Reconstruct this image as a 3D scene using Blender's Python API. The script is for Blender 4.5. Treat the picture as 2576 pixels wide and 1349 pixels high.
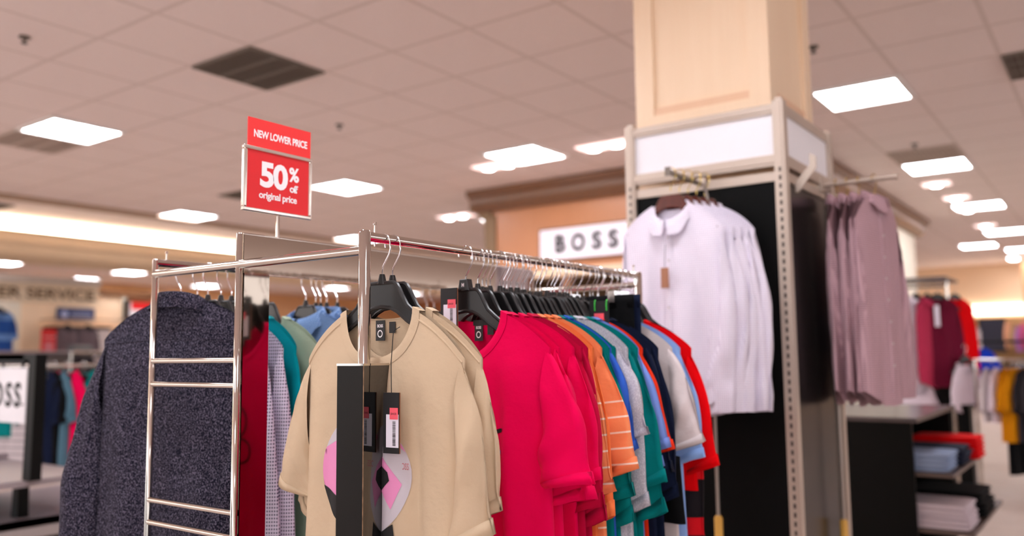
import bpy, bmesh, math, random
from mathutils import Vector, Matrix, noise

# ------------------------------------------------------------------ clean start
for o in list(bpy.data.objects): bpy.data.objects.remove(o)
SC = bpy.context.scene
COL = SC.collection
PI = math.pi
R = math.radians
sin, cos = math.sin, math.cos

# ------------------------------------------------------------------ camera
CAM_H = 1.27
F_PX, PITCH, ROLL, YAW = 2121.0, .1018, -.0116, .626
cd = bpy.data.cameras.new('camera'); cam = bpy.data.objects.new('camera', cd); COL.objects.link(cam)
cd.sensor_width = 36; cd.lens = F_PX / 2576 * 36; cd.clip_start = .05; cd.clip_end = 200
cp, sp, cr, sr = cos(PITCH), sin(PITCH), cos(ROLL), sin(ROLL)
Mr = Matrix(((cr, -sr, 0), (sr, cr, 0), (0, 0, 1))) @ Matrix(((1, 0, 0), (0, sp, -cp), (0, cp, sp)))
Wm = Matrix(((cos(YAW), sin(YAW), 0), (-sin(YAW), cos(YAW), 0), (0, 0, 1)))   # columns are X, Y, Z axes
W2C = Mr @ Wm
C2W = W2C.transposed()
cx, cyv, cz = C2W.col[0], C2W.col[1], C2W.col[2]
cam.matrix_world = Matrix(((cx[0], -cyv[0], -cz[0], 0), (cx[1], -cyv[1], -cz[1], 0), (cx[2], -cyv[2], -cz[2], CAM_H), (0, 0, 0, 1)))
cd.dof.use_dof = True; cd.dof.focus_distance = 1.80; cd.dof.aperture_fstop = 1.65
SC.camera = cam

# ------------------------------------------------------------------ world and exposure
w = bpy.data.worlds.new('world'); SC.world = w; w.use_nodes = True
bgn = w.node_tree.nodes['Background']
bgn.inputs[0].default_value = (.97, .97, 1.0, 1); bgn.inputs[1].default_value = 1.2
SC.view_settings.view_transform = 'Standard'; SC.view_settings.look = 'None'
SC.view_settings.exposure = 1.0; SC.view_settings.gamma = 1
SC.view_settings.use_curve_mapping = False
PANEL_EMIT = 13.0

# ------------------------------------------------------------------ materials
MATS = {}
def lin(c):
    return tuple(((v/255)/12.92 if v/255 <= .04045 else ((v/255+.055)/1.055)**2.4) for v in c)
class NT:
    def __init__(s, name):
        s.m = bpy.data.materials.new(name); s.m.use_nodes = True; s.t = s.m.node_tree; s.b = s.t.nodes['Principled BSDF']
    def n(s, typ, **kw):
        nd = s.t.nodes.new(typ)
        for k, v in kw.items():
            if k.startswith('i_'):
                nd.inputs[int(k[2:]) if k[2:].isdigit() else k[2:]].default_value = v
            else: setattr(nd, k, v)
        return nd
    def l(s, a, b): s.t.links.new(a, b)
    def math(s, op, a, b=None, c=None):
        nd = s.t.nodes.new('ShaderNodeMath'); nd.operation = op
        for i, v in enumerate((a, b, c)):
            if v is None: continue
            if isinstance(v, (int, float)): nd.inputs[i].default_value = v
            else: s.l(v, nd.inputs[i])
        return nd.outputs[0]
    def mix(s, fac, a, b):
        nd = s.t.nodes.new('ShaderNodeMix'); nd.data_type = 'RGBA'
        if isinstance(fac, (int, float)): nd.inputs[0].default_value = fac
        else: s.l(fac, nd.inputs[0])
        for i, v in ((6, a), (7, b)):
            if isinstance(v, tuple): nd.inputs[i].default_value = (*v[:3], 1)
            else: s.l(v, nd.inputs[i])
        return nd.outputs[2]
    def obj(s):
        tc = s.n('ShaderNodeTexCoord'); return tc.outputs['Object']
    def xyz(s):
        sx = s.n('ShaderNodeSeparateXYZ'); s.l(s.obj(), sx.inputs[0]); return sx.outputs

def plain(name, rgb, rough=.6, metal=0, var=.04, scale=8, spec=.5, emit=0, bump=0, bscale=200, coat=0, stretch=None):
    if name in MATS: return MATS[name]
    k = NT(name); c = lin(rgb); b = k.b
    b.inputs['Roughness'].default_value = rough; b.inputs['Metallic'].default_value = metal
    b.inputs['Specular IOR Level'].default_value = spec
    if coat: b.inputs['Coat Weight'].default_value = coat; b.inputs['Coat Roughness'].default_value = .05
    mp = k.n('ShaderNodeMapping'); k.l(k.obj(), mp.inputs[0])
    if stretch: mp.inputs['Scale'].default_value = stretch
    no = k.n('ShaderNodeTexNoise', i_Scale=scale, i_Detail=3.0); k.l(mp.outputs[0], no.inputs[0])
    lo = tuple(v*(1-var*2) for v in c); hi = tuple(min(1, v*(1+var*2)) for v in c)
    k.l(k.mix(no.outputs[0], lo, hi), b.inputs['Base Color'])
    if emit:
        b.inputs['Emission Color'].default_value = (*c, 1); b.inputs['Emission Strength'].default_value = emit
    if bump:
        n2 = k.n('ShaderNodeTexNoise', i_Scale=bscale, i_Detail=2.0); k.l(mp.outputs[0], n2.inputs[0])
        bp = k.n('ShaderNodeBump', i_Strength=bump, i_Distance=.001); k.l(n2.outputs[0], bp.inputs['Height']); k.l(bp.outputs[0], b.inputs['Normal'])
    MATS[name] = k.m; return k.m

def cloth(name, rgb, pattern=None, rgb2=(255, 255, 255), pitch=.006, rough=.85):
    if name in MATS: return MATS[name]
    k = NT(name); b = k.b; c = lin(rgb); c2 = lin(rgb2)
    b.inputs['Roughness'].default_value = rough; b.inputs['Specular IOR Level'].default_value = .08
    b.inputs['Sheen Weight'].default_value = .02
    x, y, z = k.xyz()
    no = k.n('ShaderNodeTexNoise', i_Scale=9.0, i_Detail=4.0); k.l(k.obj(), no.inputs[0])
    base = k.mix(no.outputs[0], tuple(v*.93 for v in c), tuple(min(1, v*1.06) for v in c))
    if pattern == 'melange':
        mp = k.n('ShaderNodeMapping'); mp.inputs['Scale'].default_value = (1, 1, .55); k.l(k.obj(), mp.inputs[0])
        v = k.n('ShaderNodeTexNoise', i_Scale=430.0, i_Detail=2.0, i_Roughness=.6); k.l(mp.outputs[0], v.inputs[0])
        f = k.math('MULTIPLY', k.math('SUBTRACT', v.outputs[0], .5), 9.0)
        f = k.math('MINIMUM', k.math('MAXIMUM', f, 0.0), 1.0)
        base = k.mix(f, base, c2)
    elif pattern == 'gingham':
        a = k.math('GREATER_THAN', k.math('SINE', k.math('MULTIPLY', k.math('ADD', x, y), 2*PI/pitch)), 0.05)
        d = k.math('GREATER_THAN', k.math('SINE', k.math('MULTIPLY', z, 2*PI/pitch)), 0.05)
        s = k.math('ADD', k.math('MULTIPLY', k.math('MULTIPLY', a, d), .72), k.math('MULTIPLY', k.math('ADD', a, d), .09))
        base = k.mix(s, base, c2)
    elif pattern == 'dots':
        s = k.math('MULTIPLY', k.math('SINE', k.math('MULTIPLY', k.math('ADD', x, z), 2*PI/pitch)), k.math('SINE', k.math('MULTIPLY', k.math('SUBTRACT', x, z), 2*PI/pitch)))
        base = k.mix(k.math('GREATER_THAN', s, .45), base, c2)
    elif pattern == 'stripes':
        s = k.math('GREATER_THAN', k.math('SINE', k.math('MULTIPLY', k.math('ADD', z, k.math('MULTIPLY', x, -.12)), 2*PI/pitch)), .93)
        s = k.math('MULTIPLY', s, k.math('LESS_THAN', z, -.36))
        base = k.mix(s, base, c2)
    elif pattern == 'bands':
        s = k.math('GREATER_THAN', k.math('SINE', k.math('MULTIPLY', z, 2*PI/pitch)), .55)
        base = k.mix(s, base, c2)
    k.l(base, b.inputs['Base Color'])
    wv = k.n('ShaderNodeTexNoise', i_Scale=700.0, i_Detail=1.0); k.l(k.obj(), wv.inputs[0])
    w2 = k.n('ShaderNodeTexNoise', i_Scale=26.0, i_Detail=3.0); k.l(k.obj(), w2.inputs[0])
    h = k.math('ADD', k.math('MULTIPLY', wv.outputs[0], .25), k.math('MULTIPLY', w2.outputs[0], 4.0))
    bp = k.n('ShaderNodeBump', i_Strength=.45, i_Distance=.0018); k.l(h, bp.inputs['Height']); k.l(bp.outputs[0], b.inputs['Normal'])
    MATS[name] = k.m; return k.m

def wood(name, rgb, rgb2, rough=.4, scale=1.0, coat=.25):
    if name in MATS: return MATS[name]
    k = NT(name); b = k.b
    mp = k.n('ShaderNodeMapping'); mp.inputs['Scale'].default_value = (9*scale, 9*scale, .7*scale); k.l(k.obj(), mp.inputs[0])
    n1 = k.n('ShaderNodeTexNoise', i_Scale=2.5, i_Detail=6.0, i_Distortion=.6); k.l(mp.outputs[0], n1.inputs[0])
    mp2 = k.n('ShaderNodeMapping'); mp2.inputs['Scale'].default_value = (120*scale, 120*scale, 3*scale); k.l(k.obj(), mp2.inputs[0])
    n2 = k.n('ShaderNodeTexNoise', i_Scale=1.5, i_Detail=3.0); k.l(mp2.outputs[0], n2.inputs[0])
    f = k.math('ADD', k.math('MULTIPLY', n1.outputs[0], .6), k.math('MULTIPLY', n2.outputs[0], .4))
    k.l(k.mix(f, lin(rgb), lin(rgb2)), b.inputs['Base Color'])
    b.inputs['Roughness'].default_value = rough; b.inputs['Coat Weight'].default_value = coat; b.inputs['Coat Roughness'].default_value = .25
    MATS[name] = k.m; return k.m

def ceiling_mat():
    k = NT('acoustic_tile'); b = k.b
    x, y, z = k.xyz()
    def line(v, off):
        f = k.math('FRACT', k.math('MULTIPLY', k.math('ADD', v, off), 1/.61))
        d = k.math('MINIMUM', f, k.math('SUBTRACT', 1.0, f))
        return k.math('LESS_THAN', d, .024), d
    lx, dx = line(x, .53+.61*200); ly, dy = line(y, -4.925+.61*200)
    grid = k.math('MAXIMUM', lx, ly)
    n1 = k.n('ShaderNodeTexNoise', i_Scale=60.0, i_Detail=4.0); k.l(k.obj(), n1.inputs[0])
    n2 = k.n('ShaderNodeTexNoise', i_Scale=.35, i_Detail=2.0); k.l(k.obj(), n2.inputs[0])
    tile = k.mix(n1.outputs[0], lin((238, 222, 218)), lin((245, 230, 226)))
    tile = k.mix(k.math('MULTIPLY', n2.outputs[0], .3), tile, lin((232, 214, 204)))
    k.l(k.mix(k.math('MULTIPLY', grid, .5), tile, lin((206, 188, 178))), b.inputs['Base Color'])
    b.inputs['Roughness'].default_value = .9
    bp = k.n('ShaderNodeBump', i_Strength=.25, i_Distance=.003)
    k.l(k.math('SUBTRACT', n1.outputs[0], grid), bp.inputs['Height']); k.l(bp.outputs[0], b.inputs['Normal'])
    return k.m

CHROME = plain('polished_chrome', (206, 198, 190), rough=.045, metal=1, var=.01)
CHROME_F = plain('mirror_chrome_panel', (164, 150, 138), rough=.06, metal=1, var=.02, scale=14)
STEEL = plain('hook_wire_steel', (225, 222, 224), rough=.16, metal=1, var=.02)
BRASS = plain('brass_hook_wire', (214, 186, 110), rough=.2, metal=1, var=.02)
BLACKP = plain('black_hanger_plastic', (24, 23, 24), rough=.34, var=.1, scale=40, spec=.5, bump=.05, bscale=500)
BLACKM = plain('matte_black_board', (7, 6, 6), rough=.5, spec=.25, var=.3, scale=30)
BLACKG = plain('gloss_black_board', (6, 6, 6), rough=.04, var=.1, spec=1.0, coat=1.0)
BLACKS = plain('satin_black_side_panel', (20, 18, 17), rough=.24, var=.1, spec=.5)
ALU = plain('champagne_aluminium', (196, 180, 166), rough=.42, metal=.55, var=.03)
ALU_D = plain('slot_shadow', (70, 60, 54), rough=.7)
WHITEB = plain('white_sign_board', (240, 236, 240), rough=.5, var=.01)
LIGHTBOX = plain('white_backlit_board', (240, 234, 246), rough=.4, var=.01, emit=.12)
DARKWOODH = plain('dark_wooden_hanger', (86, 30, 18), rough=.25, var=.2, scale=30, coat=.5)
REDC = plain('red_sign_card', (226, 26, 34), rough=.45, var=.02)
REDC2 = plain('bright_red_header_card', (240, 48, 48), rough=.45, var=.02)
WHITEP = plain('white_print', (250, 244, 246), rough=.5, var=.01)
BLACKI = plain('black_print', (18, 17, 20), rough=.7)
TAGBLACK = plain('black_tag_card', (26, 24, 26), rough=.5)
TAGWHITE = plain('white_label_paper', (236, 230, 242), rough=.5, var=.01)
TAGPINK = plain('coral_price_sticker', (250, 96, 112), rough=.5, var=.01)
KRAFT = plain('kraft_tag_card', (164, 112, 84), rough=.7)
MAPLE = wood('maple_veneer', (236, 202, 166), (248, 222, 192))
MAPLE_D = wood('darker_cherry_veneer', (186, 122, 80), (206, 142, 98))
MAPLE_T = wood('dark_walnut_trim', (104, 66, 42), (124, 84, 54))
CREAM = plain('cream_wall_paint', (232, 222, 204), rough=.8, var=.03)
SOFFIT = plain('tan_soffit_paint', (232, 206, 172), rough=.85, var=.02, scale=2)
FLOORM = plain('beige_carpet', (206, 190, 180), rough=.95, var=.06, scale=6, bump=.5, bscale=300)
TRIMW = plain('white_fixture_trim', (226, 218, 212), rough=.5)
DIFF = plain('lamp_diffuser', (246, 248, 255), rough=.5, var=.005, emit=PANEL_EMIT)
DIFFC = plain('cove_light', (255, 243, 222), rough=.5, var=.005, emit=8)
SPOTM = plain('spot_lamp', (255, 240, 236), rough=.4, var=.005, emit=30)
SPOTB = plain('glowing_spot_housing', (250, 226, 222), rough=.5, var=.01, emit=.8)
LOUV = plain('louvre_white', (240, 232, 236), rough=.35, emit=1.3)
GR_P = plain('pale_grille', (196, 178, 166), rough=.7); GR_PD = plain('pale_grille_opening', (178, 160, 148), rough=.8)
GRILLE = GR_N = plain('grey_return_grille', (112, 102, 92), rough=.7)
GRILLE_D = GR_ND = plain('dark_grille_opening', (96, 84, 74), rough=.8)
GREYSHELF = plain('grey_laminate', (150, 138, 142), rough=.4, var=.04)
BLACKT = plain('black_table_panel', (4, 4, 4), rough=.5, spec=.15, var=.2)
TABLETOP = plain('charcoal_table_top', (84, 76, 78), rough=.25, var=.05)
YELLOWW = plain('yellow_wood_handle', (214, 162, 70), rough=.5, var=.05)
CREASE = plain('seam_thread', (150, 126, 98), rough=.9)

# ------------------------------------------------------------------ object helpers
def link(o, parent=None, label=None, cat=None, group=None, kind=None):
    COL.objects.link(o)
    if parent is not None: o.parent = parent
    if label: o['label'] = label
    if cat: o['category'] = cat
    if group: o['group'] = group
    if kind: o['kind'] = kind
    return o
def thing(name, label, cat, loc=(0, 0, 0), rz=0, group=None):
    o = bpy.data.objects.new(name, None); o.location = loc; o.rotation_euler = (0, 0, rz); o.empty_display_size = .1
    return link(o, None, label, cat, group)
class MB:
    def __init__(s): s.v = []; s.f = []
    def add(s, vs, fs):
        n = len(s.v); s.v += [tuple(v) for v in vs]; s.f += [tuple(i+n for i in f) for f in fs]; return s
    def box(s, x0, x1, y0, y1, z0, z1):
        return s.add([(x0,y0,z0),(x1,y0,z0),(x1,y1,z0),(x0,y1,z0),(x0,y0,z1),(x1,y0,z1),(x1,y1,z1),(x0,y1,z1)],
                     [(3,2,1,0),(4,5,6,7),(0,1,5,4),(1,2,6,5),(2,3,7,6),(3,0,4,7)])
    def tube(s, pts, r, seg=12, cap=True):
        pts = [Vector(p) for p in pts]; rings = []
        up = Vector((0, 0, 1)); rs = r if isinstance(r, (list, tuple)) else [r]*len(pts)
        prev = None
        for i, p in enumerate(pts):
            t = (pts[min(i+1, len(pts)-1)] - pts[max(i-1, 0)]).normalized()
            if prev is None:
                a = t.cross(up)
                if a.length < .01: a = t.cross(Vector((1, 0, 0)))
            else: a = prev - t*prev.dot(t)
            a.normalize(); prev = a; b = t.cross(a)
            rings.append([p + (a*cos(2*PI*j/seg)+b*sin(2*PI*j/seg))*rs[i] for j in range(seg)])
        n = len(s.v)
        for rg in rings: s.v += [tuple(v) for v in rg]
        for i in range(len(rings)-1):
            for j in range(seg):
                a = n+i*seg+j; b = n+i*seg+(j+1) % seg
                s.f.append((a, b, b+seg, a+seg))
        if cap:
            s.f.append(tuple(n+j for j in range(seg))[::-1]); e = n+(len(rings)-1)*seg; s.f.append(tuple(e+j for j in range(seg)))
        return s
    def grid(s, rows, close=False):
        n = len(s.v); m = len(rows[0])
        for r in rows: s.v += [tuple(v) for v in r]
        for i in range(len(rows)-1):
            for j in range(m if close else m-1):
                a = n+i*m+j; b = n+i*m+(j+1) % m
                s.f.append((a, b, b+m, a+m))
        return s
    def prism(s, poly, y0, y1, ch=0):        # polygon in xz, extruded along y, optional chamfer
        n = len(poly); n0 = len(s.v)
        P = [Vector(p) for p in poly]
        area = sum(P[i].x*P[(i+1) % n].y-P[(i+1) % n].x*P[i].y for i in range(n)); sg = 1 if area > 0 else -1
        ins = []
        for i in range(n):
            e1 = (P[i]-P[i-1]).normalized(); e2 = (P[(i+1) % n]-P[i]).normalized()
            nn = Vector((-(e1.y+e2.y), e1.x+e2.x))
            if nn.length > 1e-6: nn.normalize()
            ins.append(P[i]+nn*ch*sg)
        layers = [(ins, y0), (P, y0+ch), (P, y1-ch), (ins, y1)] if ch else [(P, y0), (P, y1)]
        for L, y in layers: s.v += [(p.x, y, p.y) for p in L]
        for k in range(len(layers)-1):
            for i in range(n):
                a = n0+k*n+i; b = n0+k*n+(i+1) % n; s.f.append((a, b, b+n, a+n))
        s.f.append(tuple(n0+i for i in range(n))); e = n0+(len(layers)-1)*n; s.f.append(tuple(e+i for i in range(n))[::-1])
        return s
    def mesh(s, name, mat, smooth=False, tri=False):
        me = bpy.data.meshes.new(name); me.from_pydata(s.v, [], s.f)
        bm = bmesh.new(); bm.from_mesh(me); bmesh.ops.recalc_face_normals(bm, faces=bm.faces)
        if tri: bmesh.ops.triangulate(bm, faces=[f for f in bm.faces if len(f.verts) > 4])
        bm.to_mesh(me); bm.free(); me.materials.append(mat)
        if smooth:
            for p in me.polygons: p.use_smooth = True
            if smooth != 'all':
                try: me.set_sharp_from_angle(angle=R(40))
                except Exception: pass
        me.update(); return me
    def obj(s, name, mat, parent=None, smooth=False, **kw):
        o = bpy.data.objects.new(name, s.mesh(name, mat, smooth)); return link(o, parent, **kw)
def bx(name, a, mat, parent=None, **kw): return MB().box(*a).obj(name, mat, parent, **kw)

def text(name, s, mat, parent, loc, u, v, width=None, height=None, depth=.0008, space=1.0, bold=0.0, align='CENTER', squeeze=1):
    """Lettering on a plane: u = reading direction, v = up direction, as world/parent vectors; width in metres."""
    cu = bpy.data.curves.new(name, 'FONT'); cu.body = s; cu.size = 1; cu.extrude = 0; cu.space_character = space
    cu.offset = bold; cu.resolution_u = 4
    to = bpy.data.objects.new('tmp_text', cu)
    COL.objects.link(to); bpy.context.view_layer.update()
    me = bpy.data.meshes.new_from_object(to.evaluated_get(bpy.context.evaluated_depsgraph_get()))
    bpy.data.objects.remove(to)
    xs = [q.co.x for q in me.vertices]; ys = [q.co.y for q in me.vertices]
    x0, x1, y0, y1 = min(xs), max(xs), min(ys), max(ys)
    sx = sy = 1
    if width: sx = width/(x1-x0); sy = sx
    if height: sy = height/(y1-y0); sx = sx if width else sy
    u = Vector(u).normalized(); v = Vector(v).normalized(); n = u.cross(v)
    for q in me.vertices:
        X = (q.co.x-(x0+x1)/2)*sx; Y = (q.co.y-(y0+y1)/2)*sy
        q.co = Vector(loc)+u*X+v*Y+n*depth
    me.materials.append(mat)
    return link(bpy.data.objects.new(name, me), parent)

# ------------------------------------------------------------------ the room
CEIL = 3.16
def struct(name, mb, mat, smooth=False): return mb.obj(name, mat, None, smooth, kind='structure')
struct('floor', MB().box(-30, 12, -8, 34, -.05, 0), FLOORM)
struct('ceiling', MB().box(-30, 12, -8, 34, CEIL, CEIL+.05), ceiling_mat())
# cove-lit soffit across the left
struct('trim_1', MB().prism([(-12.9, 2.66), (-12.0, 2.66), (-11.93, 2.70), (-11.90, 2.80), (-11.84, 2.84), (-11.84, 2.97), (-11.80, 2.99), (-12.0, 3.0), (-12.0, CEIL-.005), (-12.9, CEIL-.005)], -8, 20.0), SOFFIT)
cl = thing('cove_light', 'long glowing white cove light strip running along the tan soffit at left', 'light', (-11.98, 6, 3.0))
MB().box(0, .04, -13.9, 13.9, .015, .15).obj('diffuser', DIFFC, cl)
struct('trim_2', MB().box(-10.42, -10.2, -8, 20, CEIL-.035, CEIL-.001), plain('tan_ceiling_trim', (166, 138, 116), rough=.8))
struct('wall_left', MB().box(-20.7, -20.5, 2, 24, 0, CEIL-.002), wood('honey_wall_veneer', (214, 160, 108), (228, 178, 126)))
struct('wall_back', MB().box(-20.5, -6.1, 22.3, 22.5, 0, CEIL-.002), MAPLE_D)
struct('wall_right', MB().box(-6.05, 12, 21.6, 21.8, 0, CEIL-.002), plain('peach_cream_wall', (232, 200, 166), rough=.8, var=.02, scale=1))
bl = thing('cove_light', 'bright white wall wash strip across the far back wall at right', 'light', (-2, 21.5, 2.0))
MB().box(-2.2, 6, 0, .09, .02, .24).obj('diffuser', plain('soft_cove_light', (255, 243, 226), rough=.5, var=.005, emit=2.2), bl)
# wood clad shop block with cornice
BY, BX0, BX1, BYE = 7.75, -5.98, -2.35, 13.6
blk = thing('wooden_shop_fascia', 'tall cherry wood clad fascia block with dark cornice behind the racks', 'wall unit', (-4.1, BY, 0))
def L_(x, y): return (x+4.1, y-BY)
def lbox(x0, x1, y0, y1, z0, z1, mb=None):
    mb = mb or MB(); return mb.box(x0+4.1, x1+4.1, y0-BY, y1-BY, z0, z1)
lbox(BX0+.1, BX1-.06, BY, BY+.12, 2.16, CEIL-.01).obj('front_panel', MAPLE_D, blk)
for xx in (-5.9, -4.9, -3.75, -2.5): lbox(xx, xx+.1, BY-.05, BY+.01, 0, 2.16).obj('front_stile', MAPLE_D, blk)
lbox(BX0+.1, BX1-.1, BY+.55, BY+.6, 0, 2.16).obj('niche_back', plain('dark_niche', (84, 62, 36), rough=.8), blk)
lbox(BX0+.2, BX1-.1, BY-.25, BY+.05, 2.09, 2.17).obj('canopy_shelf', MAPLE, blk)
m = MB(); m.prism([(0, 0), (.10, 0), (.17, .08), (.18, .14), (.24, .17), (.24, .235), (0, .235)], 0, 3.9)
co = m.obj('front_cornice', MAPLE_T, blk); co.rotation_euler = (0, 0, -PI/2); co.location = (BX0+4.0, 0, 2.92)
m = MB(); m.prism([(0, 0), (.10, 0), (.17, .08), (.18, .14), (.24, .17), (.24, .235), (0, .235)], 0, BYE-BY)
co = m.obj('side_cornice', MAPLE_T, blk); co.location = (BX1+4.1-.1, 0, 2.92)
lbox(BX1-.14, BX1-.05, BY+.1, BYE-.2, 0, 2.93).obj('side_panel', CREAM, blk)
lbox(BX0, BX0+.16, BY-.02, BY+.5, 0, 2.88).obj('corner_pilaster', plain('olive_brown_pilaster', (140, 112, 82), rough=.6), blk)
m = MB(); m.prism([(0, 0), (-.10, .10), (-.22, .14), (-.22, .2), (.1, .2), (.1, 0)], 0, .55)
co = m.obj('corner_capital', plain('olive_brown_pilaster', (140, 112, 82)), blk); co.location = (BX0+4.1, -.03, 2.82)
# lit shop sign on the fascia
sg = thing('shop_sign', 'white rectangular wall sign with black BOSS lettering on cherry wood fascia', 'sign', (-4.6, BY-.03, 2.46))
MB().box(-.58, .62, -.02, .025, -.165, .165).obj('board', LIGHTBOX, sg)
MB().box(-.60, .64, -.012, .03, -.185, .185).obj('frame', MAPLE_T, sg)
for ch, xc_, wd in (('B', -.31, .135), ('O', -.085, .180), ('S', .145, .125), ('S', .345, .125)):
    text('letter', ch, BLACKI, sg, (xc_, -.022, 0), (1, 0, 0), (0, 0, 1), width=wd, height=.20, depth=.003, bold=.045)

# ------------------------------------------------------------------ ceiling fixtures
def gx(i): return -.53-.61*i-.305            # tile centre columns
PX = {1: -1.445, 2: -4.495, 3: -6.935, 4: -9.985}
frame_bm = MB()
for a in ((-.305, .305, -.305, -.275), (-.305, .305, .275, .305), (-.305, -.275, -.275, .275), (.275, .305, -.275, .275)): frame_bm.box(*a, -.02, 0)
ME_frame = frame_bm.mesh('frame', TRIMW); ME_diff = MB().box(-.275, .275, -.275, .275, -.012, -.002).mesh('diffuser', DIFF)
lm = MB()
for t in (-.092, .092): lm.box(t-.004, t+.004, -.275, .275, -.022, -.0125); lm.box(-.275, .275, t-.004, t+.004, -.022, -.0125)
ME_louv = lm.mesh('louvre', LOUV)
def panel(x, y, label, group=None):
    t = thing('ceiling_light', label, 'ceiling light', (x, y, CEIL-.002), 0, group)
    link(bpy.data.objects.new('frame', ME_frame), t); link(bpy.data.objects.new('diffuser', ME_diff), t); link(bpy.data.objects.new('louvre', ME_louv), t)
seen = {(-6.935, 3.40): 'glowing square ceiling light at upper left, beside a dim grey vent',
        (-1.445, 6.45): 'large glowing square ceiling light to the upper right of the wooden column',
        (-4.495, 6.45): 'glowing square ceiling light above the wooden fascia with BOSS sign',
        (-6.935, 6.45): 'glowing square ceiling light just right of the red price sign',
        (-9.985, 6.45): 'glowing square ceiling light left of the red price sign, above the cove strip',
        (-1.445, 9.50): 'glowing ceiling light right of the column, second one down the right aisle',
        (-1.445, 12.55): 'glowing ceiling light right of the column, third one down the right aisle',
        (-1.445, 15.60): 'glowing ceiling light right of the column, fourth one down the right aisle',
        (-6.935, 9.50): 'glowing ceiling light at the left end of the wooden fascia',
        (-9.985, 9.50): 'glowing ceiling light directly above the front corner post of the chrome rack'
        }
for (x, y), lab in seen.items(): panel(x, y, lab)
far = [(-1.445, 18.65), (-2.055, 17.43), (-1.6, 20.5), (-17.6, 10.0), (-17.6, 7.4), (-19.8, 10.1), (-16.9, 13.0), (-19.5, 13.2), (-17.5, 16.0), (-14.5, 16.5), (-14.5, 19.5), (-11.4, 15.6), (-11.4, 18.65), (-17.5, 19.0), (-9.0, 18.0), (-9.0, 15.0), (-13.9, 5.2), (-13.9, 8.25), (-13.9, 11.3)]  # closing entries sit unseen behind the soffit, added to brighten the service wall
for x, y in far: panel(x, y, 'small distant glowing light panel in the ceiling at the far end of the store', 'distant ceiling lights')
# unseen fixtures of this kind, added over and behind the camera to light the foreground
for x, y in [(-4.495, 0.35), (-6.935, .35), (-1.445, .35), (1.605, .35), (-1.445, -2.7), (-4.495, -2.7), (1.605, -2.7), (-6.935, -2.7), (4.655, 6.45), (4.655, -2.7), (-3.0, 1.87), (-.835, 1.87), (-9.985, .35), (-9.985, -2.7)]:
    panel(x, y, 'square ceiling light panel outside the picture, over the front of the store', 'ceiling lights above the camera')

def vent(x, y, label, pale=False):
    GRILLE, GRILLE_D = (GR_P, GR_PD) if pale else (GR_N, GR_ND)
    t = thing('ceiling_vent', label, 'vent', (x, y, CEIL-.002))
    MB().box(-.29, .29, -.29, .29, -.006, -.001).obj('backing', GRILLE_D, t)
    m = MB()
    for a in ((-.3, .3, -.3, -.28), (-.3, .3, .28, .3), (-.3, -.28, -.28, .28), (.28, .3, -.28, .28)): m.box(*a, -.014, 0)
    m.obj('frame', GRILLE, t)
    m = MB()
    for c in (-.09, .09): m.box(-.28, .28, c-.012, c+.012, -.016, -.006)
    for i in range(13):
        c = -.255+i*.0425; m.box(c-.004, c+.004, -.28, .28, -.014, -.006)
    m.obj('louvre', GRILLE, t)
vent(-4.495, 3.40, 'dark square grey air return grille in the ceiling above the red price sign')
vent(-7.545, 3.40, 'dim grey ceiling vent left of and behind the glowing light at far left', True)
vent(-1.445, 8.89, 'pale ceiling vent just behind the second light of the right aisle', True)
vent(-.225, 6.45, 'ceiling vent cut by the right edge of the picture')
vent(-8.155, 6.15, 'small dark ceiling vent beside the left edge of the red price sign')
vent(-11.2, 4.4, 'dark ceiling vent just above the cove strip at the left edge')
def sprinkler(x, y, label):
    t = thing('fire_sprinkler', label, 'sprinkler', (x, y, CEIL-.002))
    MB().tube([(0, 0, 0), (0, 0, -.008)], .032, 16).obj('escutcheon', GRILLE, t)
    MB().tube([(0, 0, -.008), (0, 0, -.03), (0, 0, -.04)], [.012, .008, .02], 10).obj('nozzle', plain('dark_nozzle', (90, 84, 78), metal=.6), t)
sprinkler(-5.11, 2.21, 'small dark sprinkler head in the ceiling at top left corner')
sprinkler(-5.09, 4.65, 'small sprinkler head in the ceiling right of the red price sign')
sprinkler(-1.45, 5.24, 'small sprinkler head in the ceiling just right of the wooden column top')
sprinkler(-1.45, 8.37, 'small sprinkler head in the ceiling above the pale aisle vent')
def spot(x, y, label, n=1, rz=0, group=None):
    t = thing('spot_light', label, 'spot light', (x, y, CEIL-.002), rz, group)
    MB().box(-.12*n-.02, .12*n+.02, -.11, .11, -.012, 0).obj('housing', SPOTB, t)
    for i in range(n):
        c = (i-(n-1)/2)*.24
        MB().tube([(c, 0, -.012), (c, 0, -.03)], .05, 16).obj('lamp', SPOTM, t)
spot(-3.72, 6.62, 'pair of spot lamps touching the column display frame above BOSS sign', 2)
spot(-4.97, 6.66, 'pair of bright spot lamps left of the square light above BOSS sign', 2)
spot(-7.3, 8.8, 'pair of glowing spot lamps at the left end of the wooden fascia', 2)
for i, (x, y) in enumerate([(-1.63, 10.58), (-1.59, 11.72), (-1.61, 12.84), (-1.62, 14.7)]):
    spot(x, y, ['first', 'second', 'third', 'fourth'][i]+' bright spot lamp down the right aisle ceiling, counted from the near end')
spot(-1.2, 18.4, 'bright spot lamp at the far right edge of the ceiling')
for x, y in [(-12.2, 21), (-13.4, 20.4), (-10.4, 20.6)]: spot(x, y, 'small distant spot lamp glowing low behind the chrome rack', 2, 0, 'distant spot lamps')

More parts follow.
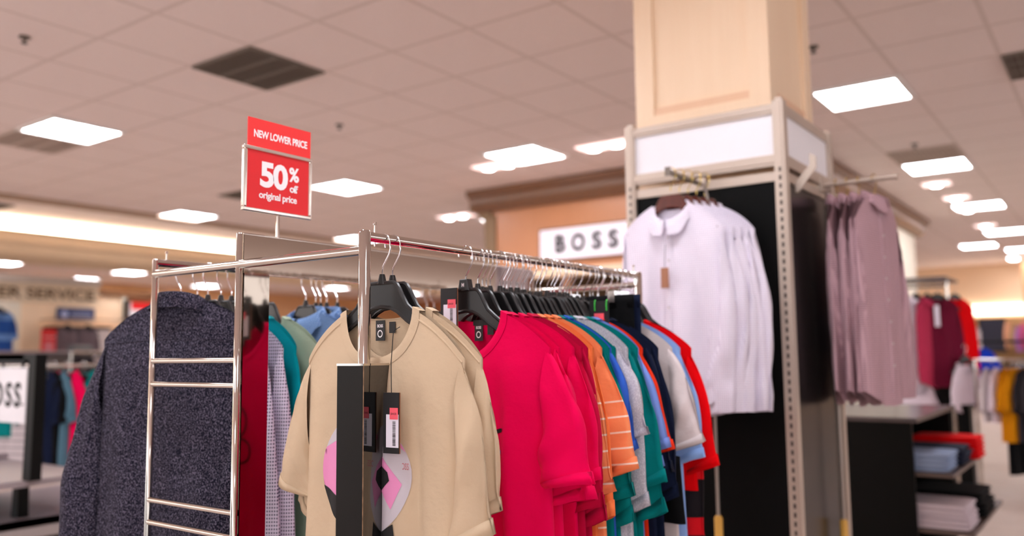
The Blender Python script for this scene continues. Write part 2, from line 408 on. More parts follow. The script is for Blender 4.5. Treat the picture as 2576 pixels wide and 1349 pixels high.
# ------------------------------------------------------------------ wooden column and display frame around it
CX0, CX1, CY0, CY1 = -1.745, -1.123, 3.40, 3.99
col_ = thing('wooden_column', 'square light maple wood column rising to the ceiling behind the display frame', 'column', ((CX0+CX1)/2, (CY0+CY1)/2, 0))
hw, hd = (CX1-CX0)/2, (CY1-CY0)/2
MB().box(-hw+.02, hw-.02, -hd+.02, hd-.02, 0, CEIL-.002).obj('core', MAPLE, col_)
MAPLE_P = wood('peach_moulding_wood', (224, 180, 144), (236, 196, 162))
def face(sx, sy):                      # stiles and rails of one face
    m = MB(); a, b = (hw, hd) if sy else (hd, hw); st = .09
    def put(u0, u1, z0, z1, d):
        if sy: ys = sorted((sy*(hd-.02), sy*(hd-.02+d))); m.box(u0, u1, ys[0], ys[1], z0, z1)
        else: xs = sorted((sx*(hw-.02), sx*(hw-.02+d))); m.box(xs[0], xs[1], u0, u1, z0, z1)
    put(-a+(0 if sy else .02), -a+st, 0, CEIL-.003, .02); put(a-st, a, 0, CEIL-.003, .02)
    put(-a+st, a-st, 0, .2, .02); put(-a+st, a-st, 1.9, 2.335, .02); put(-a+st, a-st, 2.98, CEIL-.003, .02)
    m.obj('stile_and_rail', MAPLE, col_)
    m = MB(); z0 = 2.335
    if sy: m.box(-a+st, a-st, *sorted((sy*(hd-.02), sy*(hd-.008))), z0, z0+.035)
    else: m.box(*sorted((sx*(hw-.02), sx*(hw-.008))), -a+st, a-st, z0, z0+.035)
    m.obj('moulding', MAPLE_P, col_)
face(0, -1); face(1, 0)

FX0, FX1, FY0, FY1 = -1.70, -1.045, 3.26, 3.90
fr = thing('column_display_fixture', 'slotted champagne metal display frame with black panels wrapped around the wooden column', 'display fixture', (0, 0, 0))
def post(x, y, slots):
    p = MB().box(x-.022, x+.022, y-.022, y+.022, 0, 2.255)
    p.box(x-.013, x+.013, y-.013, y+.013, 2.255, 2.268)
    o = p.obj('post', ALU, fr)
    m = MB()
    for i in range(62):
        z = .12+i*.033
        if z > 2.0: break
        if 'f' in slots: m.box(x-.005, x+.005, y-.0232, y-.0215, z, z+.018)
    if m.v: m.obj('slot', ALU_D, o)
    # ridge that makes the profile
    MB().box(x+.006, x+.012, y-.026, y-.0215, .02, 2.25).obj('ridge', ALU, o)
post(FX0, FY0, 'f'); post(FX1, FY0, 'f'); post(FX1, FY1, ''); post(FX0, FY1, '')
def rails(z0, z1, name='rail'):
    m = MB(); m.box(FX0+.022, FX1-.022, FY0-.016, FY0+.016, z0, z1); m.box(FX0+.022, FX1-.022, FY0-.021, FY0-.016, z0+.012, z1-.012); m.obj(name, ALU, fr)
    MB().box(FX1-.016, FX1+.016, FY0+.022, FY1-.022, z0, z1).obj(name, ALU, fr)
rails(2.205, 2.245); rails(1.995, 2.04)
MB().box(FX0+.022, FX1-.022, FY0-.006, FY0+.006, 2.04, 2.205).obj('header_board', WHITEB, fr)
MB().box(FX1-.006, FX1+.006, FY0+.022, FY1-.022, 2.04, 2.205).obj('header_board', WHITEB, fr)
MB().box(FX0+.022, FX1-.022, FY0-.012, FY0+.012, 1.935, 1.972).obj('hanging_rail', ALU, fr)
MB().box(FX1-.012, FX1+.012, FY0+.022, FY1-.022, 1.935, 1.972).obj('hanging_rail', ALU, fr)
MB().box(FX0+.022, FX1-.022, FY0-.004, FY0+.004, .08, 1.935).obj('front_panel', plain('black_fabric_panel', (4, 4, 4), rough=.6, spec=.12, var=.3, scale=5), fr)
MB().box(FX1-.004, FX1+.004, FY0+.022, FY1-.022, .08, 1.935).obj('side_panel', BLACKS, fr)
MB().box(FX0-.004, FX0+.004, FY0+.022, FY1-.022, .08, 1.935).obj('side_panel', BLACKS, fr)
MB().prism([(0, 0), (.012, 0), (.085, .09), (.085, .135), (.06, .15), (.06, .105), (0, .04)], -.004, .004).obj('bracket', ALU, fr).location = (FX1+.02, FY0+.10, 1.90)
# face-out arms
ARMM = plain('grey_arm_metal', (128, 118, 110), rough=.35, metal=.6)
arm = thing('faceout_arm', 'short grey metal arm sticking out of the frame front, carrying white shirts', 'hanging arm', (-1.375, 2.93, 1.955))
MB().box(-.006, .006, 0, .315, -.004, .012).obj('bar', ARMM, arm); MB().box(-.011, .011, -.006, 0, -.012, .022).obj('end_stop', ARMM, arm)
MB().box(-.02, .02, .310, .316, -.02, .03).obj('bracket', ALU, arm)
arm2 = thing('faceout_arm', 'pale metal arm sticking out right from the frame, carrying mauve shirts', 'hanging arm', (-1.02, 3.75, 1.99))
MB().tube([(0, 0, 0), (.29, 0, 0)], .011, 12).obj('bar', ALU, arm2, True); MB().tube([(.29, 0, 0), (.3, 0, 0)], .014, 12).obj('end_stop', ALU, arm2, True)
MB().box(-.012, 0, -.03, .03, -.03, .03).obj('bracket', ALU, arm2)
def reach_pole(x, y, z1, z0, label):
    t = thing('hook_pole', label, 'pole', (x, y, z0-.5))
    MB().tube([(0, 0, .5), (0, 0, z1-z0+.5-.06), (.0, -.02, z1-z0+.5-.02), (0, 0, z1-z0+.5)], .0065, 10).obj('rod', plain('grey_rod', (170, 160, 152), rough=.3, metal=.8), t, True)
    MB().tube([(0, 0, .02), (0, 0, .04), (0, 0, .5), (0, 0, .51)], [.012, .016, .016, .01], 14).obj('handle', YELLOWW, t, True)
reach_pole(-1.30, 3.12, 1.94, .64, 'thin metal pole with yellow wooden grip hanging below the white shirts')
reach_pole(-1.0, 3.72, 1.97, .56, 'thin metal pole with yellow wooden grip hanging below the mauve shirts')

# ------------------------------------------------------------------ foreground chrome rack
ZR = 1.522; ZC = 1.492; XA, XB, XC = -1.285, -2.068, -1.711; YN, YF = 1.248, 2.485
rk = thing('chrome_clothes_rack', 'polished chrome double sided clothes rack with mirror centre beam in the foreground', 'clothes rack', (0, 0, 0))
def tb(name, pts, r, seg=20): return MB().tube(pts, r, seg).obj(name, CHROME, rk, True)
for y in (YN, YF):
    tb('end_post', [(XA, y, .05), (XA, y, ZR+.006), (XA, y, ZR+.012)], [.013, .013, .010])
    tb('end_post', [(XB, y, .05), (XB, y, ZR+.006), (XB, y, ZR+.010)], [.0085, .0085, .006])
    tb('centre_post', [(XC, y, .05), (XC, y, 1.566), (XC, y, 1.569)], [.0085, .0085, .006])
    tb('cross_bar', [(XB, y, ZC), (XA, y, ZC)], .0105)
    for z in (1.263, 1.203, .908, .852): tb('rung', [(XB, y, z), (XC, y, z)], .0075)
    MB().box(XB-.03, XA+.03, y-.02, y+.02, .02, .05).obj('base_bar', CHROME, rk)
for x in (XA, XB):
    m = MB(); r_ = .0105
    tb('hang_rail', [(x, YN, ZR), (x, YF, ZR)], r_)
    for y in (YN+.03, YF-.03): tb('levelling_pin', [(x, y, ZR+.01), (x, y, ZR+.026), (x, y, ZR+.027), (x, y, ZR+.033)], [.0022, .0022, .0038, .0034], 10)
MB().box(XC-.006, XC+.006, YN+.008, YF-.008, 1.472, 1.566).obj('mirror_beam', CHROME_F, rk)
tb('beam_edge', [(XC, YN+.008, 1.567), (XC, YF-.008, 1.567)], .004)
for y0 in (YN+.010, YF-.084): MB().box(XC-.007, XC+.007, y0, y0+.074, .05, 1.482).obj('mirror_upright', CHROME_F, rk)
# black square sleeve on the near post
sl = thing('black_post_cover', 'tall glossy black square box sleeve standing around the front chrome post', 'post cover', (XA, YN, 0))
h = .0385
MB().box(-h, h-.002, -h, h-.002, .03, 1.25).obj('front_board', BLACKM, sl)
MB().box(h-.002, h, -h+.001, h, .03, 1.25).obj('side_board', BLACKG, sl)
MB().box(-h-.001, h+.001, -h-.001, h+.001, 1.25, 1.2545).obj('cap', CHROME, sl)
MB().box(h-.0008, h+.0004, -h-.0004, -h+.0008, .03, 1.25).obj('worn_edge', plain('worn_edge_white', (150, 120, 92), rough=.8, var=.5, scale=60), sl)
# casters
for x in (XA, XB):
    for y in (YN, YF): MB().tube([(x-.012, y, .02), (x+.012, y, .02)], .02, 14).obj('caster', BLACKP, rk, True)

# price sign on the beam
ps = thing('price_sign', 'red 50% off original price sign in chrome frame on rack beam', 'sign', (XC, 1.36, 1.567))
MB().tube([(0, 0, 0), (0, 0, .062)], .0045, 12).obj('stem', CHROME, ps, True)
y0, y1, z0, z1 = -.108, .104, .058, .222
m = MB(); fw = .010
m.box(-.006, .006, y0, y1, z0, z0+fw); m.box(-.006, .006, y0, y1, z1-fw, z1); m.box(-.006, .006, y0, y0+fw, z0+fw, z1-fw); m.box(-.006, .006, y1-fw, y1, z0+fw, z1-fw)
fo = m.obj('frame', plain('brushed_silver_frame', (232, 224, 214), rough=.16, metal=1, var=.02), ps)
bv = fo.modifiers.new('bevel', 'BEVEL'); bv.width = .0025; bv.segments = 2
MB().box(-.0025, .0025, y0+fw-.002, y1-fw+.002, z0+fw-.002, z1-fw+.002).obj('card', REDC, ps)
MB().box(-.0020, .0008, y0+.013, y1-.002, z1-.012, z1+.072).obj('header_card', REDC2, ps)
U, V = (0, 1, 0), (0, 0, 1)
def st(s, yc_, zc_, w_, h_, x=.0027, bold=.02, sp_=1): return text('lettering', s, WHITEP, ps, (x, yc_, zc_), U, V, width=w_, height=h_, depth=.0003, bold=bold, space=sp_)
st('NEW LOWER PRICE', .006, .256, .168, .0195, .0010, .03, .95)
st('50', -.0155, .156, .086, .066, bold=.04, sp_=.9)
st('%', .047, .169, .032, .038, bold=.035)
st('off', .047, .132, .027, .020, bold=.03, sp_=.88)
st('original price', -.002, .101, .118, .0235, bold=.022, sp_=.92)

# unseen dark blocks added behind the camera to darken the chrome reflections
for k, (x0, x1, y0, y1) in enumerate([(-5.2, -2.2, -3.2, -2.6), (-.9, 1.6, -3.4, -2.8), (3.2, 3.8, -1.5, 2.6)]):
    gd = thing('display_gondola', ['dark display unit behind the viewer at left, mirrored in the chrome', 'dark display unit directly behind the viewer, mirrored in the chrome', 'dark display unit to the right of the viewer, mirrored in the chrome'][k], 'display fixture', ((x0+x1)/2, (y0+y1)/2, 0))
    a_, b_ = (x1-x0)/2, (y1-y0)/2
    MB().box(-a_, a_, -b_, b_, 0, 1.55).obj('unit_body', plain('dark_brown_unit', (58, 44, 38), rough=.6), gd)
    MB().box(-a_-.03, a_+.03, -b_-.03, b_+.03, 1.55, 1.60).obj('unit_top', MAPLE_D, gd)

# ------------------------------------------------------------------ hangers
def hanger_outline(hwid=1.0):
    h = [(0, 0), (.034, 0), (.042, -.004), (.050, -.014), (.058, -.028), (.072, -.050), (.095, -.068), (.14, -.098), (.186, -.133), (.194, -.141), (.191, -.149), (.14, -.120), (.10, -.098), (.072, -.082), (.045, -.062), (.025, -.053), (0, -.050)]
    h = [(x*hwid, z) for x, z in h]
    return h + [(-x, z) for x, z in reversed(h[1:-1])]
HTOP = -.097
hb = MB(); hb.prism([(x, z+HTOP) for x, z in hanger_outline()], -.0030, .0030, .0008)
ol = [(x, 0, z+HTOP) for x, z in hanger_outline()]; hb.tube(ol+[ol[0]], .0050, 8, False)
hb.tube([(0, 0, HTOP-.002), (0, 0, HTOP+.006), (0, 0, HTOP+.020)], [.0115, .009, .006], 12)
ME_hbody = hb.mesh('hanger_body', BLACKP, True)
def hook_pts(flip=1):
    pts = [(0, 0, HTOP+.016), (0, 0, HTOP+.030), (.003*flip, 0, HTOP+.037), (.019*flip, 0, -.036), (.0235*flip, 0, -.024)]
    for a in range(-10, 206, 18): pts.append((.0225*cos(R(a))*flip, 0, -.011+.0225*sin(R(a))))
    return pts
ME_hook = {f: MB().tube(hook_pts(f), .0016, 8).mesh('hook', STEEL, True) for f in (1, -1)}
ME_hookb = MB().tube(hook_pts(1), .002, 8).mesh('hook', BRASS, True)
ME_wbody = MB().prism([(x, z*1.0+HTOP) for x, z in hanger_outline(.98)], -.0075, .0075, .003).mesh('hanger_body', DARKWOODH)
HR = random.Random(4)
def hanger(x, y, z, rz, label, group=None, flip=1, kind='black', arm=.93):
    t = thing('clothes_hanger', label, 'hanger', (x, y, z), rz, group)
    b_ = link(bpy.data.objects.new('hanger_body', ME_wbody if kind == 'wood' else ME_hbody), t)
    if group: b_.scale = (arm, 1, 1); b_.location.z = -HR.uniform(0, .008)
    link(bpy.data.objects.new('hook', ME_hookb if kind == 'wood' else ME_hook[flip]), t)
    return t

# ------------------------------------------------------------------ garments
def sstep(a, b, v):
    t = max(0, min(1, (v-a)/(b-a))); return t*t*(3-2*t)
class Garment:
    """Hanging top. Local frame: x across, -y front, z down from the rail."""
    def __init__(s, seed=0, half=.245, th=.022, length=.74, fold=.008, neck=.095, drop=.105, zneck=-.155, slope=.085, flare=.015, nfold=3.2, nx=40, nz=34, curved=0, t0=.0098):
        s.t0 = t0
        s.seed = seed; s.half = half; s.th = th; s.len = length; s.fold = fold; s.neck = neck; s.drop = drop; s.zn = zneck; s.slope = slope
        s.flare = flare; s.nfold = nfold; s.nx = nx; s.nz = nz; s.curved = curved
        rnd = random.Random(seed); s.ph = [rnd.uniform(0, 6.28) for _ in range(6)]
    def shoulder(s, x):
        a = abs(x)
        if a <= s.neck: return s.zn
        u = (a-s.neck)/(s.half-s.neck); return s.zn - s.slope*(u*.62+.38*u**2.6)
    def ztop(s, x, front):
        a = abs(x)
        if a >= s.neck: return s.shoulder(x)
        d = s.drop if front else .022
        u = a/s.neck
        return s.zn - d*math.sqrt(max(0, 1-u**2.4)) if front else s.zn - d*(1-u**3)
    def W(s, z):
        d = (s.zn-s.slope)-z
        return s.half - .006*sstep(0, .12, d) + s.flare*sstep(.15, s.len, d)
    def y(s, sx, z, front):
        x = sx*s.half
        d = max(0, s.shoulder(x)-z)
        prof = (1-abs(sx)**5)**.6 if abs(sx) < 1 else 0
        t = s.t0+(max(s.th, s.t0)-s.t0)*sstep(0, .16, d)+s.th*.35*sstep(.2, .7, d)
        r = sstep(.05, .45, d)
        p = s.ph
        f = sin(sx*s.nfold*2.1+p[0]+.6*z)*.6+sin(sx*s.nfold*3.9+p[1]-1.1*z)*.35
        if front: f += 1.3*math.exp(-((sx-.28-.1*z)/.13)**2)-1.1*math.exp(-((sx-.47+.1*z)/.07)**2)+.8*math.exp(-((sx+.42-.08*z)/.1)**2)
        f += .4*sin(sx*7.5+z*11+p[3])*sstep(.1, .35, d)+.25*sin(sx*13-z*6+p[4])
        n = noise.noise(Vector((sx*2.2+s.seed*7.3, z*4.0, 3.1 if front else 8.7)))*.7
        edge = (1-abs(sx)**6)
        return (-1 if front else 1)*(t*prof) + (s.fold*(f+n)*r*edge)*(-1 if front else .8)
    def pt(s, sx, t, front):
        xt = sx*s.half; z0 = s.ztop(xt, front)
        zh = s.zn-s.len + s.curved*(abs(sx)**2) - s.fold*1.3*noise.noise(Vector((sx*4, s.seed*1.7, 0)))
        z = z0+(zh-z0)*t
        return Vector((sx*s.W(z), s.y(sx, z, front), z))
    def surf(s, x, z, front=True, off=.0015):       # point on the surface, pushed out
        sx = max(-.999, min(.999, x/s.W(z))); return Vector((x, s.y(sx, z, front)+(-off if front else off), z))
    def body(s, name, mat, parent):
        m = MB()
        for front in (True, False):
            rows = []
            for i in range(s.nz+1):
                t = (i/s.nz)**1.15
                rows.append([s.pt(-cos(PI*j/s.nx)*.55+(-1+2*j/s.nx)*.45, t, front) for j in range(s.nx+1)])
            m.grid(rows)
        me = m.mesh(name, mat)
        bm = bmesh.new(); bm.from_mesh(me); bmesh.ops.remove_doubles(bm, verts=bm.verts, dist=.0006); bmesh.ops.recalc_face_normals(bm, faces=bm.faces); bm.to_mesh(me); bm.free()
        for p in me.polygons: p.use_smooth = True
        return link(bpy.data.objects.new(name, me), parent)
    def collar_rib(s, mat, parent, width=.021, name='collar'):
        rows = []
        N = 26
        path = [(cos(PI*j/N), True) for j in range(N+1)]
        path += [(-cos(PI*j/N), False) for j in range(1, N)]
        for c, front in path:
            x = c*s.neck; z = s.ztop(x, front)
            # direction away from the neck opening
            e = .002; xa, xb = max(-s.neck, x-e), min(s.neck, x+e)
            tx, tz = xb-xa, s.ztop(xb, front)-s.ztop(xa, front); L = math.hypot(tx, tz) or 1
            nx_, nz_ = tz/L, -tx/L
            if nz_ > 0 or abs(nz_) < 1e-6: nx_, nz_ = -nx_, -nz_
            if abs(x) > s.neck*.985: nx_, nz_ = (.9 if x > 0 else -.9), -.42
            row = []
            for k in range(5):
                u = k/4; xx = x+nx_*width*u; zz = z+.004+nz_*width*u
                sx = max(-.99, min(.99, xx/s.half)); yy = s.y(sx, min(zz, s.shoulder(xx)-.001), front)
                row.append((xx, yy+(-1 if front else 1)*(.0014+.0016*sin(PI*min(1, u*1.05))), zz))
            rows.append(row)
        rows.append(rows[0])
        return MB().grid(rows).obj(name, mat, parent, 'all')
    def sleeve(s, sd, mat, parent, length=.36, out=.085, wid=.155, tin=None, lift=.0, bend=0, name='sleeve', thick=None, cuff=None, long=False, rot=0, wob=1.0, yoff=0):
        sh = Vector((s.half-.012, 0, s.shoulder(s.half)+.003)); ua = Vector((s.half-.014, 0, s.shoulder(s.half)-.215))
        if long:
            oe = sh+Vector((out, 0, -length)); ie = oe+Vector((-wid, 0, -.006))
        else:
            oe = sh+Vector((out, 0, -length)); ie = oe+Vector((-wid, 0, -.055+lift))
        th = thick or s.th; n = 24 if not long else 34; K = 28; rows = []
        rnd = random.Random(s.seed*31+sd); q = [rnd.uniform(0, 6.28) for _ in range(4)]
        for i in range(n+1):
            l = i/n
            o = sh.lerp(oe, l)+Vector((.022*sin(PI*min(1, l*1.15))*(1-l*.3)+bend*sin(PI*l), 0, 0))
            inn = ua.lerp(ie, l**.8)
            c = (o+inn)/2; a = (o-inn)/2
            ty = th*(.75+.35*sin(PI*l*.8))*(1 if l > .05 else .85)
            row = []
            for k in range(K):
                ph = 2*PI*k/K
                ca, sa = cos(ph), sin(ph)
                ff = 1+.0*ca
                fold = s.fold*wob*(sin(ph*3+q[0]+l*2.2)*.4+sin(ph*2+q[1]-l*3.0)*.4)*sstep(.05, .5, l)
                nn = noise.noise(Vector((l*4+s.seed, ca*1.3, sd*3.3+sa)))*s.fold*wob*1.1
                p_ = c+a*(ca*abs(ca)**.15)
                row.append(Vector((sd*p_.x+sd*fold*.5*ca, -sa*abs(sa)**.45*ty+(fold+nn)*(-1 if sa > 0 else 1)*.7+yoff*l, p_.z+nn*.3)))
            rows.append(row)
        o = MB().grid(rows, True).obj(name, mat, parent, 'all')
        # hem band / cuff
        e = rows[-1]; e0 = rows[-3 if not long else -4]
        ctr = sum(e, Vector())/K
        if cuff:
            cr_ = []
            for f_, g_ in ((0, 1.06), (.5, 1.10), (1.0, 1.06), (1.9, 1.02)):
                cr_.append([ctr+(v-ctr)*g_*.9+Vector((0, 0, .01-.035*f_)) for v in e])
            MB().grid(cr_, True).obj('cuff', cuff, o, 'all')
        else:
            br = []
            for f_, g_ in ((0, 1.0), (0, 1.05), (1, 1.05), (1, 1.0), (1, .97)):
                br.append([(e0[k].lerp(e[k], f_*1.02)-ctr)*g_+ctr for k in range(K)])
            MB().grid(br, True).obj('hem_band', mat, o, 'all')
        return o

def tee(name, label, mat, loc, rz, seed, cat='T-shirt', group=None, sl=None, sr=None, **kw):
    t = thing(name, label, cat, loc, rz, group)
    g = Garment(seed=seed, **kw)
    g.body('body', mat, t)
    g.sleeve(-1, mat, t, **(sl or {})); g.sleeve(1, mat, t, **(sr or {}))
    g.collar_rib(mat, t)
    return t, g

def dress_shirt(name, label, mat, loc, rz, seed, cat='shirt', group=None, buttons=True, sl=None, sr=None, detail=True, placket=True, **kw):
    t = thing(name, label, cat, loc, rz, group)
    kw.setdefault('neck', .075); kw.setdefault('drop', .035); kw.setdefault('length', .80); kw.setdefault('zneck', -.130); kw.setdefault('curved', .05)
    g = Garment(seed=seed, **kw)
    b = g.body('body', mat, t)
    g.sleeve(-1, mat, t, long=True, cuff=mat, **(sl or {})); g.sleeve(1, mat, t, long=True, cuff=mat, **(sr or {}))
    # collar: stand going up, leaf folding down to points at the front
    N = 40; rows = []
    for j in range(N+1):
        a = -PI/2+.10+(2*PI-.20)*j/N        # from front centre round the back to front centre
        cx_, cy_ = g.neck*.93*cos(a), (g.th*1.3+.010)*sin(a)
        fr_ = (1-sin(a))/2                  # 1 at the front, 0 at the back
        zb = g.zn-.012-(g.drop-.006)*fr_**1.8
        pt_ = math.exp(-((fr_-.93)/.12)**2)
        leaf = .042+.024*pt_
        ox, oy = cos(a), sin(a)
        row = [Vector((cx_, cy_, zb)), Vector((cx_*1.0, cy_, zb+.020)), Vector((cx_*1.0, cy_*1.0, zb+.034-.012*fr_)), Vector((cx_*1.05+ox*.004, cy_*1.08+oy*.005, zb+.032-.012*fr_)),
               Vector((cx_*1.16+ox*.004, cy_*1.2+oy*.008, zb+.032-.012*fr_-leaf*.5)), Vector((cx_*(1.24+.2*pt_)+ox*.006, cy_*1.25+oy*.011, zb+.032-.012*fr_-leaf))]
        rows.append(row)
    MB().grid(rows).obj('collar', mat, t, 'all')
    if placket:
        rows = []
        z = g.zn-g.drop-.01
        while z > g.zn-g.len+.03:
            rows.append([g.surf(x, z, True, o_) for x, o_ in ((-.017, .0), (-.016, .003), (.015, .003), (.017, 0))]); z -= .02
        pk = MB().grid(rows).obj('placket', mat, t, 'all')
        if buttons:
            bm_ = MB(); z = g.zn-g.drop-.05
            while z > g.zn-g.len+.08:
                p_ = g.surf(0, z, True, .004); bm_.tube([p_, p_+Vector((0, -.002, 0))], .005, 10); z -= .09
            bm_.obj('button_row', plain('pearl_button', (214, 204, 206), rough=.25), pk)
    if detail:                              # yoke seam across the back
        rows = []
        for j in range(31):
            sx = -.96+1.92*j/30; z = g.zn-.105-.01*abs(sx)
            rows.append([Vector((sx*g.W(z), g.y(sx, z+dz, False)+o_, z+dz)) for dz, o_ in ((.003, 0), (.001, .0022), (-.001, .0022), (-.003, 0))])
        MB().grid(rows).obj('yoke_seam', mat, t, 'all')
    return t, g

def trousers(name, label, mat, loc, rz, seed, half=.18, th=.016, length=.9, z0=-.09, cat='trousers', group=None, light=False):
    t = thing(name, label, cat, loc, rz, group); m = MB(); n = 22; K = 24
    for leg in (-1, 1):
        rows = []
        for i in range(n+1):
            l = i/n; z = z0-.02-l*length
            c = leg*half*.5*(1+.16*l); a = half*(.52+.05*l)
            rows.append([Vector((c+a*cos(2*PI*k/K), -(th*(1+.25*sin(k*1.1+l*4+seed)))*sin(2*PI*k/K), z)) for k in range(K)])
        m.grid(rows, True)
    m.obj('legs', mat, t, 'all')
    rows = [[Vector((half*1.03*g_*cos(2*PI*k/32), -(th+.004)*g_*sin(2*PI*k/32), z)) for k in range(32)] for z, g_ in ((z0, .97), (z0, 1.0), (z0-.038, 1.0), (z0-.038, .97))]
    MB().grid(rows, True).obj('waistband', mat, t, 'all')
    for x in (-half*.6, half*.6): MB().box(x-.012, x+.012, -th-.012, th+.012, z0-.022, z0+.012).obj('clip', STEEL, t)
    return t

# palette
BEIGE = cloth('sand_jersey', (212, 188, 158)); PINK = cloth('hot_pink_jersey', (238, 0, 82)); CRIM = cloth('crimson_jersey', (196, 8, 62))
ORANGE = cloth('coral_orange_striped_jersey', (255, 146, 98), 'stripes', (255, 226, 208), .0375)
ORANGE_P = cloth('coral_orange_jersey', (255, 130, 74))
TEAL = cloth('teal_jersey', (0, 124, 124)); TEAL_B = cloth('bright_teal_jersey', (0, 152, 164)); ROYAL = cloth('royal_blue_jersey', (52, 98, 200)); GREY = cloth('heather_grey_jersey', (188, 186, 198), 'melange', (214, 212, 220))
PERI = cloth('periwinkle_jersey', (122, 148, 222)); REDO = cloth('red_orange_jersey', (240, 56, 22)); NAVY = cloth('navy_jersey', (20, 28, 52))
STONE = cloth('stone_white_jersey', (220, 208, 208)); SKY = cloth('sky_blue_jersey', (146, 180, 236)); RED = cloth('red_jersey', (236, 0, 10)); BLACKC = cloth('black_cotton', (14, 14, 16))
REDBLK = cloth('black_and_red_banded_jersey', (34, 30, 34), 'bands', (224, 24, 36), .16)
SAGE = cloth('sage_green_jersey', (176, 194, 170)); MEL = cloth('charcoal_melange_cloth', (22, 22, 36), 'melange', (112, 106, 124))
GING = cloth('navy_gingham_cloth', (218, 212, 232), 'gingham', (30, 32, 78), .0088); DOTS = cloth('blue_dotted_cloth', (92, 128, 182), 'dots', (172, 198, 226), .0105)
WMIC = cloth('white_micro_print_cloth', (238, 230, 242), 'gingham', (196, 184, 204), .0085); MAUVE = cloth('mauve_micro_check_cloth', (196, 160, 168), 'gingham', (140, 108, 116), .009)
LNAVY = cloth('blue_navy_speckled_cloth', (44, 52, 92), 'melange', (120, 130, 170)); HPINK = cloth('bubblegum_pink_cloth', (236, 106, 150))

# ---- neck labels and hang tags
def neck_label(t, g, x, w_=.026, h_=.044, z=-.176, words='BOSS'):
    zt = z; y_ = g.y(x/g.half, zt-.01, False)-.003
    o = MB().box(x-w_/2, x+w_/2, y_-.0006, y_+.0006, zt-h_, zt).obj('neck_label', TAGBLACK, t); o.rotation_euler = (0, R(0), 0)
    if words:
        text('lettering', words, WHITEP, o, (x, y_-.0006, zt-.012), (1, 0, 0), (0, 0, 1), width=w_*.62, height=.0068, depth=.0003, bold=.03)
        rr = []
        for k in range(25):
            a = 2*PI*k/24; rr.append([(x+r*cos(a), y_-.0011, zt-.029+r*sin(a)*1.1) for r in (.0052, .0075)])
        MB().grid(rr).obj('ring_print', WHITEP, o)
def hang_tag(parent_label, loc, rz, w_, h_, string=None, kraft=False, pink=True):
    t = thing('hang_tag', parent_label, 'tag', loc, rz)
    MB().box(-w_/2, w_/2, -.0012, .0006, -h_, 0).obj('card', KRAFT if kraft else TAGBLACK, t)
    if not kraft:
        MB().box(-w_/2-.001, w_/2+.0015, .0012, .0022, -h_, 0).obj('backing_card', KRAFT, t)
        lx, lw = .004, w_*.78
        MB().box(lx-lw/2, lx+lw/2, -.0022, -.0013, -h_*.90, -h_*.36).obj('price_label', TAGWHITE, t)
        m = MB(); rnd = random.Random(5); z = -h_*.87
        while z < -h_*.46:
            b_ = rnd.choice((.0006, .0011, .0016)); m.box(lx+.001, lx+.0085, -.0026, -.0022, z, z+b_); z += b_+rnd.choice((.0007, .0012))
        m.obj('barcode', BLACKI, t)
        MB().box(lx-.006, lx+lw/2-.001, -.0030, -.0022, -h_*.44, -h_*.25).obj('price_sticker', TAGPINK, t)
        text('lettering', '$44.00', BLACKI, t, (lx+.004, -.0030, -h_*.35), (1, 0, 0), (0, 0, 1), width=.014, height=.005, depth=.0002)
    if string:
        MB().tube([(0, 0, -.004)]+[tuple(p) for p in string], .0009, 6).obj('string', BLACKI, t, True)
    return t

# ------------------------------------------------------------------ right rail of the rack (x = XA)
XR = XA-.006
def on_right(y, dx=0): return (XR+dx, y, ZR)
# two sand T-shirts
t1, g1 = tee('t_shirt', 'sand beige T-shirt with pink and grey ball print, frontmost on the right rail', BEIGE, on_right(1.306), R(2), 3, half=.224, slope=.105, th=.026, fold=.013, nx=64, nz=54,
             sl=dict(length=.285, out=.100, wid=.105, lift=.03, thick=.026, wob=.8), sr=dict(length=.335, out=.082, wid=.125, thick=.028, wob=.8))
neck_label(t1, g1, -.012)
neck_label(t1, g1, .022, .017, .024, -.180, '')
t2, g2 = tee('t_shirt', 'second sand beige T-shirt close behind the frontmost printed one', BEIGE, on_right(1.338, .010), R(1), 5, half=.236, slope=.105, th=.020, fold=.011, nx=48, nz=40,
             sl=dict(length=.33, out=.08, wid=.11), sr=dict(length=.295, out=.055, wid=.10, lift=.01))
hanger(*on_right(1.306), R(2), 'frontmost black plastic hanger on the right rail, in the printed beige T-shirt')
hanger(*on_right(1.338, .0), R(1), 'second black plastic hanger on the right rail, in the plain beige T-shirt')
def shoulder_seam(t, g, mat):
    for sd in (-1, 1):
        rows = []
        for j in range(17):
            x = sd*(g.neck+.012+(g.half-g.neck-.018)*j/16); z = g.shoulder(x)-.016
            rows.append([Vector((x, g.y(x/g.half, z+dz, True)-o_, z+dz)) for dz, o_ in ((.003, 0), (.0012, .0022), (-.0012, .0022), (-.003, 0))])
        MB().grid(rows).obj('shoulder_seam', mat, t, 'all')
shoulder_seam(t1, g1, BEIGE); shoulder_seam(t2, g2, BEIGE)
